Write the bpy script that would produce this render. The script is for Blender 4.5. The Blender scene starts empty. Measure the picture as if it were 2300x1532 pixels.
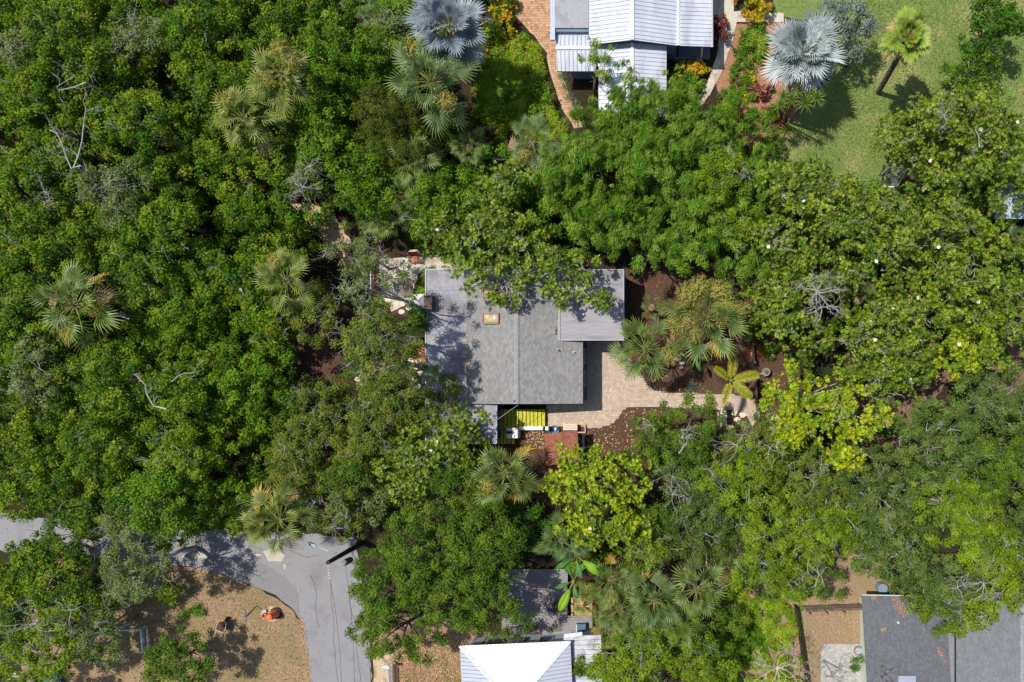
import bpy, bmesh, math, random
import numpy as np
from mathutils import Vector, Matrix, Euler
R = math.radians
rng = np.random.default_rng(7)
random.seed(7)
sc = bpy.context.scene
col = sc.collection
# ---------------------------------------------------------------- camera, sky, sun, exposure
S, CX, CY, HC = 0.03, 1500.0, 880.0, 48.0          # metres per photo pixel on the ground, point straight below the drone, flying height
cam_d = bpy.data.cameras.new('camera'); cam = bpy.data.objects.new('camera', cam_d); col.objects.link(cam)
cam.location = (0, 0, HC); cam.rotation_euler = (0, 0, 0)
cam_d.sensor_width = 36; cam_d.lens = (HC / S) / 2300 * 36
cam_d.shift_x = -(CX - 1150) / 2300; cam_d.shift_y = (CY - 766) / 2300
cam_d.clip_start = 0.5; cam_d.clip_end = 2000
sc.camera = cam
w = bpy.data.worlds.new('World'); sc.world = w; w.use_nodes = True
nt = w.node_tree; bg = nt.nodes['Background']
sky = nt.nodes.new('ShaderNodeTexSky'); sky.sky_type = 'NISHITA'; sky.sun_disc = False
SUNV = Vector((0.40, -0.20, -1.0)).normalized()      # way the light travels
elev = math.asin(-SUNV.z); az = math.atan2(-SUNV.x, -SUNV.y)   # azimuth from +Y, clockwise
sky.sun_elevation = elev; sky.sun_rotation = az
nt.links.new(sky.outputs[0], bg.inputs[0]); bg.inputs[1].default_value = 0.125
sl = bpy.data.lights.new('sun', 'SUN'); sl.energy = 4.3; sl.angle = R(0.53); sl.color = (1.0, 0.955, 0.88)
so = bpy.data.objects.new('sun', sl); col.objects.link(so)
so.rotation_euler = (-SUNV).to_track_quat('Z', 'Y').to_euler(); so.location = (-20, 10, 60)
sc.view_settings.view_transform = 'Standard'; sc.view_settings.look = 'None'
sc.view_settings.exposure = 0.0; sc.view_settings.gamma = 1; sc.view_settings.use_curve_mapping = False

# ---------------------------------------------------------------- helpers
def lin(r, g, b):
    f = lambda c: (c/255)/12.92 if c/255 <= 0.04045 else ((c/255+0.055)/1.055)**2.4
    return np.array((f(r), f(g), f(b)))
def W(px, py, h=0.0):
    k = S * (1 - h / HC)
    return Vector(((px - CX) * k, -(py - CY) * k, h))
def G(px, py, h=0.0):      # ground point below something seen at px,py at height h
    v = W(px, py, h); return Vector((v.x, v.y, 0))
WL = {}
def wl(o): return WL.get(o.name, Vector((0, 0, 0)))
def prop(o, label=None, cat=None, group=None, kind=None):
    if label: o['label'] = label
    if cat: o['category'] = cat
    if group: o['group'] = group
    if kind: o['kind'] = kind
    return o
def empty(name, loc, label, cat, group=None):
    o = bpy.data.objects.new(name, None); col.objects.link(o); o.location = loc
    o.empty_display_size = 0.3; WL[o.name] = Vector(loc)
    return prop(o, label, cat, group)
def link(name, me, parent=None, loc=None):
    o = bpy.data.objects.new(name, me); col.objects.link(o)
    if parent: o.parent = parent
    if loc is not None: o.location = loc
    WL[o.name] = (wl(parent) if parent else Vector((0, 0, 0))) + (Vector(loc) if loc is not None else Vector((0, 0, 0)))
    return o
class MB:                   # collects shapes given in world coordinates
    def __init__(s): s.v = []; s.f = []; s.c = []; s.cur = (1, 1, 1)
    def add(s, vs, fs):
        n = len(s.v); s.v += [tuple(v) for v in vs]; s.f += [tuple(i + n for i in f) for f in fs]
        s.c += [tuple(s.cur)] * len(vs)
    def box(s, c, size, rz=0.0, tilt=None):
        m = Matrix.Translation(Vector(c)) @ (Euler((tilt or (0, 0, 0))).to_matrix().to_4x4() if tilt else Matrix.Rotation(rz, 4, 'Z'))
        x, y, z = [a / 2 for a in size]
        vs = [m @ Vector(p) for p in [(-x,-y,-z),(x,-y,-z),(x,y,-z),(-x,y,-z),(-x,-y,z),(x,-y,z),(x,y,z),(-x,y,z)]]
        s.add(vs, [(0,3,2,1),(4,5,6,7),(0,1,5,4),(1,2,6,5),(2,3,7,6),(3,0,4,7)])
    def prism(s, top, t):   # polygon (world, counter clockwise seen from above) with thickness t downwards
        n = len(top); top = [Vector(p) for p in top]
        a = sum((top[i].x*top[(i+1)%n].y - top[(i+1)%n].x*top[i].y) for i in range(n))
        if a < 0: top = top[::-1]
        bot = [p - Vector((0, 0, t)) for p in top]
        s.add(top + bot, [tuple(range(n)), tuple(range(2*n-1, n-1, -1))] + [(i, i+n, (i+1)%n+n, (i+1)%n) for i in range(n)])
    def tube(s, pts, rad, n=6, cap=True):
        pts = [Vector(p) for p in pts]; k = len(pts)
        if not hasattr(rad, '__len__'): rad = [rad]*k
        vs = []
        for i, p in enumerate(pts):
            d = (pts[min(i+1, k-1)] - pts[max(i-1, 0)])
            if d.length < 1e-6: d = Vector((0, 0, 1))
            d.normalize(); u = d.orthogonal().normalized(); q = d.cross(u)
            if abs(d.z) < .99: u = d.cross(Vector((0,0,1))).normalized(); q = d.cross(u)
            for j in range(n):
                a = 2*math.pi*j/n; vs.append(p + (u*math.cos(a) + q*math.sin(a))*rad[i])
        fs = [(i*n+j, i*n+(j+1)%n, (i+1)*n+(j+1)%n, (i+1)*n+j) for i in range(k-1) for j in range(n)]
        if cap: fs += [tuple(range(n))[::-1], tuple(range((k-1)*n, k*n))]
        s.add(vs, fs)
    def lathe(s, c, prof, n=16, axis=None):
        q = axis.to_track_quat('Z', 'Y').to_matrix() if axis else Matrix.Identity(3)
        vs = [Vector(c) + q @ Vector((r*math.cos(2*math.pi*j/n), r*math.sin(2*math.pi*j/n), z)) for r, z in prof for j in range(n)]
        k = len(prof)
        fs = [(i*n+j, i*n+(j+1)%n, (i+1)*n+(j+1)%n, (i+1)*n+j) for i in range(k-1) for j in range(n)]
        fs += [tuple(range(n))[::-1], tuple(range((k-1)*n, k*n))]
        s.add(vs, fs)
    def build(s, name, m, parent=None, smooth=False, colors=False):
        o0 = wl(parent) if parent else Vector((0, 0, 0))
        me = bpy.data.meshes.new(name)
        me.from_pydata([(v[0]-o0.x, v[1]-o0.y, v[2]-o0.z) for v in s.v], [], s.f)
        if colors:
            a = me.color_attributes.new('tint', 'FLOAT_COLOR', 'POINT')
            a.data.foreach_set('color', np.c_[np.array(s.c), np.ones(len(s.c))].astype('f').ravel())
        if smooth: me.polygons.foreach_set('use_smooth', [True]*len(me.polygons))
        me.materials.append(m)
        return link(name, me, parent, (0, 0, 0) if parent else None)
def quads_mesh(name, V, C, m, origin=(0, 0, 0)):     # V (N,4,3), C (N,3) or (N,4,3)
    n = len(V); me = bpy.data.meshes.new(name)
    V = (V - np.array(origin)).reshape(-1, 3).astype('f')
    me.vertices.add(n*4); me.loops.add(n*4); me.polygons.add(n)
    me.vertices.foreach_set('co', V.ravel())
    me.loops.foreach_set('vertex_index', np.arange(n*4, dtype='i'))
    me.polygons.foreach_set('loop_start', np.arange(0, n*4, 4, dtype='i'))
    me.update(calc_edges=True)
    if C.ndim == 2: C = np.repeat(C[:, None, :], 4, 1)
    a = me.color_attributes.new('tint', 'FLOAT_COLOR', 'POINT')
    a.data.foreach_set('color', np.concatenate([C.reshape(-1, 3), np.ones((n*4, 1))], 1).astype('f').ravel())
    me.materials.append(m)
    return me
# ---------------------------------------------------------------- materials
MT = {}
def mat(name, c1, c2=None, rough=0.8, scale=4.0, bump=0.0, bscale=None, c3=None, spec=0.3, metal=0.0, scale3=0.6, thr3=(.5, .65), stretch=None, attr=False):
    if name in MT: return MT[name]
    m = bpy.data.materials.new(name); m.use_nodes = True; n = m.node_tree.nodes; L = m.node_tree.links
    b = n['Principled BSDF']; b.inputs['Roughness'].default_value = rough; b.inputs['Specular IOR Level'].default_value = spec
    b.inputs['Metallic'].default_value = metal
    tc = n.new('ShaderNodeNewGeometry'); src = tc.outputs['Position']
    if stretch:
        mp = n.new('ShaderNodeMapping'); mp.inputs['Scale'].default_value = stretch; L.new(src, mp.inputs[0]); src = mp.outputs[0]
    out = None
    if c2 is not None:
        t = n.new('ShaderNodeTexNoise'); t.inputs['Scale'].default_value = scale; t.inputs['Detail'].default_value = 6; t.inputs['Roughness'].default_value = .65
        L.new(src, t.inputs['Vector'])
        cr = n.new('ShaderNodeValToRGB'); cr.color_ramp.elements[0].position = .33; cr.color_ramp.elements[1].position = .67
        cr.color_ramp.elements[0].color = (*c1, 1); cr.color_ramp.elements[1].color = (*c2, 1)
        L.new(t.outputs[0], cr.inputs[0]); out = cr.outputs[0]
        if c3 is not None:
            t3 = n.new('ShaderNodeTexNoise'); t3.inputs['Scale'].default_value = scale3; t3.inputs['Detail'].default_value = 5
            L.new(src, t3.inputs['Vector'])
            mr = n.new('ShaderNodeMapRange'); mr.inputs[1].default_value = thr3[0]; mr.inputs[2].default_value = thr3[1]
            L.new(t3.outputs[0], mr.inputs[0])
            mx = n.new('ShaderNodeMix'); mx.data_type = 'RGBA'; L.new(mr.outputs[0], mx.inputs[0]); L.new(out, mx.inputs[6]); mx.inputs[7].default_value = (*c3, 1)
            out = mx.outputs[2]
    if attr:
        at = n.new('ShaderNodeAttribute'); at.attribute_name = 'tint'
        if out is None: out = at.outputs[0]
        else:
            mx = n.new('ShaderNodeMix'); mx.data_type = 'RGBA'; mx.blend_type = 'MULTIPLY'; mx.inputs[0].default_value = 1
            L.new(out, mx.inputs[6]); L.new(at.outputs[0], mx.inputs[7]); out = mx.outputs[2]
    if out is not None: L.new(out, b.inputs['Base Color'])
    else: b.inputs['Base Color'].default_value = (*c1, 1)
    if bump:
        tb = n.new('ShaderNodeTexNoise'); tb.inputs['Scale'].default_value = bscale or scale*3; tb.inputs['Detail'].default_value = 4
        L.new(src, tb.inputs['Vector'])
        bp = n.new('ShaderNodeBump'); bp.inputs['Strength'].default_value = bump; bp.inputs['Distance'].default_value = .05
        L.new(tb.outputs[0], bp.inputs['Height']); L.new(bp.outputs[0], b.inputs['Normal'])
    MT[name] = m; return m
def leafmat(name, rough, trans, spec=.4):
    m = mat(name, (1, 1, 1), rough=rough, spec=spec, attr=True)
    n = m.node_tree.nodes; L = m.node_tree.links; b = n['Principled BSDF']; o = n['Material Output']
    at = [x for x in n if x.type == 'ATTRIBUTE'][0]
    t = n.new('ShaderNodeBsdfTranslucent'); mx = n.new('ShaderNodeMixShader'); mx.inputs[0].default_value = trans
    g = n.new('ShaderNodeMix'); g.data_type = 'RGBA'; g.blend_type = 'MULTIPLY'; g.inputs[0].default_value = 1
    L.new(at.outputs[0], g.inputs[6]); g.inputs[7].default_value = (1.25, 1.2, .5, 1)
    L.new(g.outputs[2], t.inputs[0]); L.new(b.outputs[0], mx.inputs[1]); L.new(t.outputs[0], mx.inputs[2]); L.new(mx.outputs[0], o.inputs[0])
    return m
LEAF = leafmat('leaf_matte', .6, .32, .2)
LEAFG = leafmat('leaf_glossy', .42, .18, .4)
FROND = leafmat('palm_leaf', .5, .12, .4)
BARK = mat('grey_bark', lin(118,110,102), lin(165,158,150), .9, 6, .4)
BARKP = mat('pale_bark', lin(138,132,127), lin(190,184,178), .85, 9, .3)
BARKB = mat('brown_bark', lin(84,72,60), lin(122,106,92), .9, 9, .5)
BARKD = mat('palm_trunk_bark', lin(98,82,66), lin(150,130,108), .9, 7, .5)
DIRT = mat('leaf_litter', lin(40,32,22), lin(66,54,36), .95, 5, .5, 14, c3=lin(38,50,20), scale3=.5)
MULCH = mat('brown_mulch', lin(68,49,38), lin(104,78,62), .95, 9, .6, 22, c3=lin(88,66,52), scale3=.7)
LAWN = mat('lawn_grass', lin(92,114,48), lin(128,142,78), .9, 5, .5, 30, c3=lin(158,150,100), scale3=.45, thr3=(.5, .75))
DRY = mat('dry_grass', lin(130,102,78), lin(172,144,114), .95, 6, .5, 30, c3=lin(126,116,74), scale3=.6, thr3=(.42, .75))
ROADM = mat('asphalt', lin(132,131,132), lin(152,150,151), .9, 26, .2, 80, c3=lin(128,125,128), scale3=.7, thr3=(.5,.7))
ROADP = mat('old_asphalt_patch', lin(122,120,122), lin(142,139,138), .9, 14, .2, 60)
SAND = mat('pale_sand', lin(172,150,118), lin(208,188,156), .95, 9, .4, 40, c3=lin(150,120,90), scale3=1.2)
PATHC = mat('concrete_path', lin(186,176,158), lin(208,200,184), .9, 7, .15, 60, c3=lin(165,152,132), scale3=1.3)
STONEM = mat('limestone', lin(206,190,170), lin(232,220,204), .85, 8, .2, 40)
# ---------------------------------------------------------------- ground sheets
def wobble(pts, j, closed=True, step=.35):
    out = []; n = len(pts)
    for i in range(n):
        a, b = pts[i], pts[(i+1) % n]; d = (b-a).length; k = max(1, int(d/step))
        nx = Vector((-(b-a).y, (b-a).x, 0)); nx = nx.normalized() if nx.length else nx
        for q in range(k):
            p = a.lerp(b, q/k)
            out.append(p + nx*float(rng.normal(0, j)) if j else p)
    return out
def sheet(name, pxs, z, m, j=0.0, parent=None, kind='structure', label=None, cat=None, thick=0):
    pts = wobble([G(*p) for p in pxs], j)
    for p in pts: p.z = z
    mb = MB()
    if thick: mb.prism(pts, thick)
    else:
        if sum(pts[i].x*pts[(i+1)%len(pts)].y - pts[(i+1)%len(pts)].x*pts[i].y for i in range(len(pts))) < 0: pts = pts[::-1]
        mb.add(pts, [tuple(range(len(pts)))])
    o = mb.build(name, m, parent)
    bm = bmesh.new(); bm.from_mesh(o.data); bmesh.ops.triangulate(bm, faces=[f for f in bm.faces if len(f.verts) > 4]); bm.to_mesh(o.data); bm.free()
    prop(o, label, cat, None, kind)
    return o
def inpoly(x, y, poly):
    n = len(poly); c = False; j = n-1
    for i in range(n):
        xi, yi = poly[i][0], poly[i][1]; xj, yj = poly[j][0], poly[j][1]
        if (yi > y) != (yj > y) and x < (xj-xi)*(y-yi)/(yj-yi)+xi: c = not c
        j = i
    return c
mb = MB(); mb.add([(-400,-400,0),(400,-400,0),(400,400,0),(-400,400,0)], [(0,1,2,3)]); prop(mb.build('ground', DIRT), kind='structure')
sheet('lawn', [(1735,-90),(2420,-90),(2420,330),(2330,420),(2250,470),(2060,500),(1950,470),(1840,440),(1740,420),(1720,330),(1760,255),(1800,235),(1860,180),(1880,60),(1740,30)], .004, LAWN, .08)
sheet('mulch_bed', [(1380,600),(1700,600),(1790,700),(1800,900),(1700,960),(1640,1060),(1400,1120),(1100,1120),(1120,960),(1230,950),(1290,830),(1380,780)], .004, MULCH, .1)
sheet('bark_mulch', [(1640,60),(1760,40),(1800,230),(1760,330),(1700,360),(1630,260),(1600,170)], .012, mat('red_bark_mulch', lin(128,84,62), lin(186,140,112), .95, 11, .6, 30), .08)
sheet('mulch_ground', [(600,640),(760,640),(770,910),(720,1180),(560,1150),(620,900)], .004, MULCH, .15)
sheet('dry_yard', [(120,1245),(300,1255),(400,1270),(500,1290),(590,1325),(650,1365),(678,1395),(692,1450),(698,1620),(60,1620),(40,1400)], .004, DRY, .05)
sheet('leaf_strewn_yard', [(836,1380),(1000,1380),(1100,1410),(1090,1640),(840,1640)], .004, mat('dead_leaf_ground', lin(128,98,74), lin(176,142,114), .95, 14, .6, 40, c3=lin(120,112,66), scale3=.7), .05)
sheet('back_yard', [(1640,1200),(2010,1200),(2010,1640),(1600,1640)], .004, mat('patchy_grass', lin(134,108,84), lin(172,146,122), .95, 10, .5, 35, c3=lin(142,130,84), scale3=1.2, thr3=(.4,.75)), .15)
sheet('sand_patch', [(640,458),(700,455),(745,480),(790,545),(775,575),(735,545),(690,512),(655,490)], .004, SAND, .08)
sheet('road', [(-120,1130),(60,1160),(300,1185),(500,1190),(700,1198),(800,1212),(815,1330),(832,1470),(842,1640),(698,1640),(693,1480),(680,1400),(668,1370),(620,1335),(540,1302),(430,1272),(340,1262),(170,1246),(0,1238),(-120,1235)], .010, ROADM, .04)
sheet('road_patch', [(430,1272),(480,1245),(560,1258),(600,1270),(645,1300),(670,1335),(676,1395),(662,1372),(620,1337),(540,1304)], .014, ROADP, .02)
for q_ in ([(428,1246),(445,1240),(462,1247),(470,1256),(452,1252),(440,1256)],[(404,1250),(418,1247),(416,1252)],[(590,1238),(612,1232),(640,1246),(632,1262),(604,1260)],[(636,1268),(642,1268),(642,1280),(638,1278)],[(560,1240),(590,1246),(580,1250)]): sheet('sand_spill', q_, .018, mat('sand_on_road', lin(176,166,152), lin(196,186,170), .9, 20), .02)
sheet('sand_verge', [(836,1440),(880,1470),(884,1640),(846,1640)], .012, SAND, .04)
sheet('path_bricks_bed', [(1150,-60),(1243,-60),(1243,90),(1255,96),(1258,165),(1270,190),(1282,225),(1308,285),(1290,288),(1262,245),(1246,200),(1236,170),(1228,120),(1200,80),(1165,45),(1150,20)], .006, SAND, .03)
sheet('garden_path', [(1600,-60),(1645,-60),(1648,26),(1760,30),(1760,50),(1655,50),(1648,86),(1622,160),(1595,212),(1574,240),(1562,232),(1588,186),(1610,128),(1618,60),(1604,50)], .05, PATHC, .01, thick=.06)
sheet('patio_slab', [(850,582),(905,578),(1010,570),(1050,590),(1050,604),(960,606),(940,616),(932,640),(925,680),(880,700),(855,660)], .05, PATHC, .02, thick=.06)
sheet('concrete_pad', [(1852,1446),(1934,1446),(1934,1640),(1843,1640),(1843,1462)], .06, mat('weathered_concrete', lin(150,146,140), lin(190,186,180), .9, 6, .2, 50), .01, thick=.07)
sheet('side_pavement', [(-120,1505),(60,1512),(110,1640),(-120,1640)], .008, PATHC, .04)
sheet('pine_straw_strip', [(2024,385),(2050,370),(2060,440),(2018,450)], .008, MULCH, .1)
sheet('dirt_clearing', [(1920,790),(2110,760),(2140,840),(2060,960),(1990,1010),(1900,990)], .004, mat('bare_dirt', lin(96,72,60), lin(140,112,96), .95, 8, .5, 30), .12)
sheet('dirt_track', [(2230,700),(2420,700),(2420,960),(2200,930)], .004, MT['bare_dirt'], .1)
# driveway and brick path: pavers with real joints
DRV = [(1308,762),(1352,766),(1404,768),(1412,800),(1440,845),(1452,864),(1468,876),(1486,881),(1560,884),(1645,887),(1682,893),(1698,908),(1702,935),(1690,960),(1676,930),(1640,921),(1560,917),(1500,915),(1420,913),(1406,916),(1395,926),(1388,939),(1378,950),(1360,957),(1342,960),(1315,959),(1228,957),(1228,900),(1308,900)]
drv = sheet('driveway', DRV, .008, mat('paver_joint_sand', lin(150,132,116), lin(168,150,134), .95, 20))
def pavers(parent, poly, lu, lv, cols, z, th, name='pavers', rot=0.0, gap=.012, jit=.01, colm='paver_clay'):
    pw = [G(*p) for p in poly]; xs = [p.x for p in pw]; ys = [p.y for p in pw]
    mb = MB(); cr, sr = math.cos(rot), math.sin(rot)
    cx, cy = sum(xs)/len(xs), sum(ys)/len(ys); rad = max(max(xs)-min(xs), max(ys)-min(ys))
    nu, nv = int(rad/lu)+2, int(rad/lv)+2
    for i in range(-nu, nu):
        for k in range(-nv, nv):
            u = (i + (.5 if k % 2 else 0))*lu; v = k*lv
            x = cx + u*cr - v*sr; y = cy + u*sr + v*cr
            if not inpoly(x, y, pw): continue
            c = cols[rng.integers(len(cols))]*float(rng.uniform(.9, 1.08)); mb.cur = tuple(c)
            mb.box((x, y, z-th/2+float(rng.uniform(-1, 1))*jit*.3), (lu-gap, lv-gap, th), rot + float(rng.normal(0, .01)))
    o = mb.build(name, mat(colm, (.85,.85,.85), (1,1,1), .85, 30, .2, 60, attr=True), parent, colors=True); prop(o, kind='stuff'); return o
pavers(drv, DRV, .165, .15, [lin(204,178,156), lin(208,186,164), lin(198,184,168), lin(214,194,166), lin(198,172,150), lin(192,182,170), lin(204,182,162)], .05, .04, rot=.02)
BRK = [(1158,-50),(1240,-50),(1240,90),(1250,96),(1254,165),(1266,190),(1280,225),(1300,275),(1290,280),(1262,240),(1248,195),(1240,160),(1230,115),(1200,75),(1165,42)]
pavers(bpy.data.objects['path_bricks_bed'], BRK, .19, .17, [lin(196,152,116), lin(208,168,130), lin(180,138,106), lin(204,160,124)], .04, .034, name='path_bricks', colm='tan_brick')
# flagstones of the patio and stepping stones: each stone a piece
def stone(parent, px, py, rx, ry, n=7, z=.09, th=.05, m=STONEM, name='stone'):
    c = G(px, py); a0 = rng.uniform(0, 6)
    pts = []
    for i in range(n):
        a = a0 + 2*math.pi*i/n + rng.uniform(-.2, .2); q = rng.uniform(.82, 1.12)
        pts.append(Vector((c.x + rx*S*q*math.cos(a), c.y + ry*S*q*math.sin(a), z + float(rng.uniform(-.004, .004)))))
    mb = MB(); mb.prism(pts, th); return mb.build(name, m, parent)
patio = bpy.data.objects['patio_slab']
flag = sheet('flagstone_patio', [(846,600),(905,600),(912,640),(932,680),(925,715),(880,700),(850,650)], .008, MULCH, .05)
for px, py, rx, ry in [(862,606,10,6),(882,603,9,6),(901,602,7,5),(866,622,9,7),(886,618,8,6),(861,640,8,7),(876,636,6,6),(868,656,9,7),(884,650,6,6),(872,672,8,7),(888,668,7,6),(900,668,6,6),(890,684,8,6),(906,682,8,7),(903,700,8,6),(918,692,7,6)]:
    stone(flag, px, py, rx, ry, z=.055)
for px, py in [(925,808),(940,812),(932,826),(944,838),(930,852),(938,868),(924,880),(940,886),(805,852),(815,862),(808,872)]:
    stone(flag, px, py, 8, 6, z=.06)
bp_ = sheet('brick_patio', [(918,782),(956,782),(956,816),(922,818)], .02, MULCH, .02)
pavers(bp_, [(918,782),(956,782),(956,816),(922,818)], .2, .1, [lin(170,120,80), lin(190,140,100), lin(140,100,72)], .05, .03, name='brick_pavers', colm='old_brick')
steps = sheet('stepping_stone_bed', [(1612,918),(1640,921),(1640,955),(1612,955)], .006, MULCH)
for i in range(4):
    mb = MB(); c = G(1625, 926+9.4*i); mb.box((c.x, c.y, .05), (.44, .25, .06), .0); mb.build('paving_slab', mat('white_slab', lin(196,184,176), lin(222,212,204), .85, 12), steps)
mb = MB(); c = G(1613, 938); mb.box((c.x, c.y, .06), (.10, .72, .1)); mb.build('edging_block', MT['white_slab'], steps)
for px, py, a in [(1650,928,.2),(1668,932,0),(1655,942,.4),(1640,960,.1),(1664,950,.3)]: stone(steps, px, py, 9, 6, z=.06)
cb = sheet('curb_edging', [(1690,897),(1697,905),(1701,918),(1702,940),(1706,940),(1706,915),(1701,902),(1694,894)], .1, PATHC, thick=.1)
# scattered loose leaves (things nobody could count)
def scatter(name, poly, n, size, cols, z=.03, label=None, cat='leaves', m=None, h=0):
    pw = [W(p[0], p[1], h) for p in poly]; xs = [p.x for p in pw]; ys = [p.y for p in pw]; P = []
    while len(P) < n:
        x, y = rng.uniform(min(xs), max(xs)), rng.uniform(min(ys), max(ys))
        if inpoly(x, y, pw): P.append((x, y, z + h + rng.uniform(0, .02)))
    P = np.array(P); a = rng.uniform(0, 6.28, n); L = size*rng.uniform(.6, 1.4, n)
    T = np.c_[np.cos(a), np.sin(a), rng.normal(0, .2, n)]*L[:, None]/2; B = np.c_[-np.sin(a), np.cos(a), rng.normal(0, .2, n)]*L[:, None]*.25
    V = np.stack([P-T, P+B, P+T, P-B], 1)
    C = np.array(cols)[rng.integers(len(cols), size=n)]*rng.uniform(.8, 1.2, (n, 1))
    o = link(name, quads_mesh(name, V, C, m or mat('dead_leaf', (1,1,1), rough=.8, attr=True))); prop(o, label, cat, None, 'stuff'); return o
TAN = [lin(196,160,110), lin(170,130,90), lin(210,180,130), lin(150,110,80)]
scatter('fallen_leaves', [(1318,962),(1395,925),(1415,918),(1500,918),(1440,1010),(1330,1030),(1310,980)], 330, .11, TAN, label='tan fallen leaves scattered on the dark mulch below the driveway')
scatter('fallen_leaves', [(1170,965),(1222,968),(1222,1010),(1180,1000)], 170, .11, TAN, label='dry leaves on the mulch left of the red shed roof')
scatter('fallen_leaves', [(1500,900),(1440,880),(1420,830),(1500,840),(1640,880),(1760,830),(1770,880),(1690,880)], 260, .08, TAN, label='leaf crumbs on the mulch beds above the driveway arm')
mb = MB(); mb.cur = (1,1,1)
for path in ([(742,1310),(744,1350),(750,1400),(748,1440),(757,1500),(760,1560)],[(700,1290),(712,1330),(708,1370),(718,1420)],[(560,1225),(600,1236),(640,1232),(690,1250),(720,1245)],[(790,1300),(786,1350),(797,1400),(806,1480),(812,1540)],[(60,1190),(120,1200),(180,1215),(240,1218)]):
    pts = [G(*q_)+Vector((float(rng.normal())*.05, float(rng.normal())*.05, .0145)) for q_ in path]; pts = [a_.lerp(b_, k_/5)+Vector((float(rng.normal())*.025, float(rng.normal())*.025, 0)) for a_, b_ in zip(pts, pts[1:]) for k_ in range(5)]
    for a_, b_ in zip(pts, pts[1:]):
        s_ = (b_-a_).cross(Vector((0,0,1))).normalized()*.012; mb.add([a_-s_, b_-s_, b_+s_, a_+s_], [(3,2,1,0)])
prop(mb.build('road_crack', mat('crack_tar', lin(70,68,68), rough=.9)), kind='structure')
scatter('roof_leaves', [(1055,615),(1300,615),(1300,900),(1055,900)], 160, .06, TAN, z=.55, h=2.6, label='few dry leaves lying on the grey shingles of the cottage')
scatter('road_leaves', [(0,1160),(300,1190),(560,1200),(790,1220),(820,1500),(700,1520),(670,1370),(540,1310),(340,1270),(0,1240)], 420, .07, TAN, label='few dry leaves blown over the grey road')
scatter('road_edge_leaves', [(672,1380),(682,1390),(704,1540),(690,1540)], 500, .07, TAN, label='dry leaves drifted along the left edge of the road')
scatter('lawn_leaves', [(1880,60),(2230,-20),(2300,200),(2000,380),(1800,360),(1900,220)], 420, .08, [lin(200,180,110), lin(190,150,100)], label='small tan leaves dotted over the green lawn')
scatter('grass_tufts', [(150,1260),(560,1310),(680,1400),(695,1530),(300,1530),(180,1400)], 5200, .09, [lin(120,118,60), lin(160,140,96), lin(98,104,48), lin(190,160,120)], label='dry tufts of grass over the tan yard beside the road', cat='grass')
scatter('dead_leaves', [(895,1430),(1035,1420),(1035,1560),(895,1560)], 2600, .10, TAN+[lin(110,84,60)], label='carpet of dead leaves left of the white hip roof')
scatter('dead_leaves', [(1805,1340),(1930,1345),(1930,1450),(1810,1460)], 1500, .07, TAN+[lin(128,108,80), lin(130,120,70)], label='leaf crumbs in the fenced yard left of the dark shingle roof')
scatter('dead_leaves', [(1330,600),(1700,600),(1700,800),(1440,800)], 1400, .10, [lin(120,86,66), lin(150,112,88), lin(96,66,50)], label='brown leaf litter right of the teal wall')
scatter('lawn_blades', [(1780,360),(1850,250),(1900,100),(1930,-30),(2330,-30),(2330,330),(2060,470)], 26000, .075, [lin(90,120,44), lin(120,138,66), lin(140,140,84), lin(78,104,36)], label='short blades of the green lawn in the upper right', cat='grass', m=LEAF)
# ---------------------------------------------------------------- roofs
WHITEM = mat('white_metal_roof', lin(186,190,202), lin(204,207,216), .42, 1.5, .02, spec=.5, c3=lin(172,174,182), scale3=1.2, stretch=(1,.25,1))
GREYM = mat('grey_membrane_roof', lin(152,152,154), lin(170,170,172), .8, 5, .1, 40, c3=lin(140,140,142), scale3=.8)
FLATM = mat('rolled_flat_roof', lin(140,139,144), lin(166,164,168), .85, 4, .12, 50, c3=lin(124,121,124), scale3=.7)
WINGM = mat('wing_flat_roof', lin(146,142,146), lin(168,163,166), .8, 3, .1, 40, c3=lin(130,126,130), scale3=.5, stretch=(.4, 3, 1))
TEAL = mat('teal_paint', lin(24,72,92), lin(32,84,104), .6, 3)
TRIMW = mat('white_paint', lin(225,226,226), lin(236,236,236), .5, 3)
SHING = mat('shingle', (.9,.9,.9), (1,1,1), .95, 40, .3, 90, attr=True, c3=(.87,.87,.86), scale3=.8, thr3=(.45,.75))
GLASS = mat('window_glass', lin(60,72,84), rough=.12, spec=.8)
def clip(poly, a, b, k):    # 2-D polygon kept between a and b on axis k
    for s, lim in ((1, a), (-1, b)):
        out = []
        for i in range(len(poly)):
            p, q = poly[i], poly[(i+1) % len(poly)]
            dp, dq = s*(p[k]-lim), s*(q[k]-lim)
            if dp >= 0: out.append(p)
            if (dp >= 0) != (dq >= 0):
                t = dp/(dp-dq); out.append((p[0]+(q[0]-p[0])*t, p[1]+(q[1]-p[1])*t))
        poly = out
        if len(poly) < 3: return []
    return poly
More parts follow.
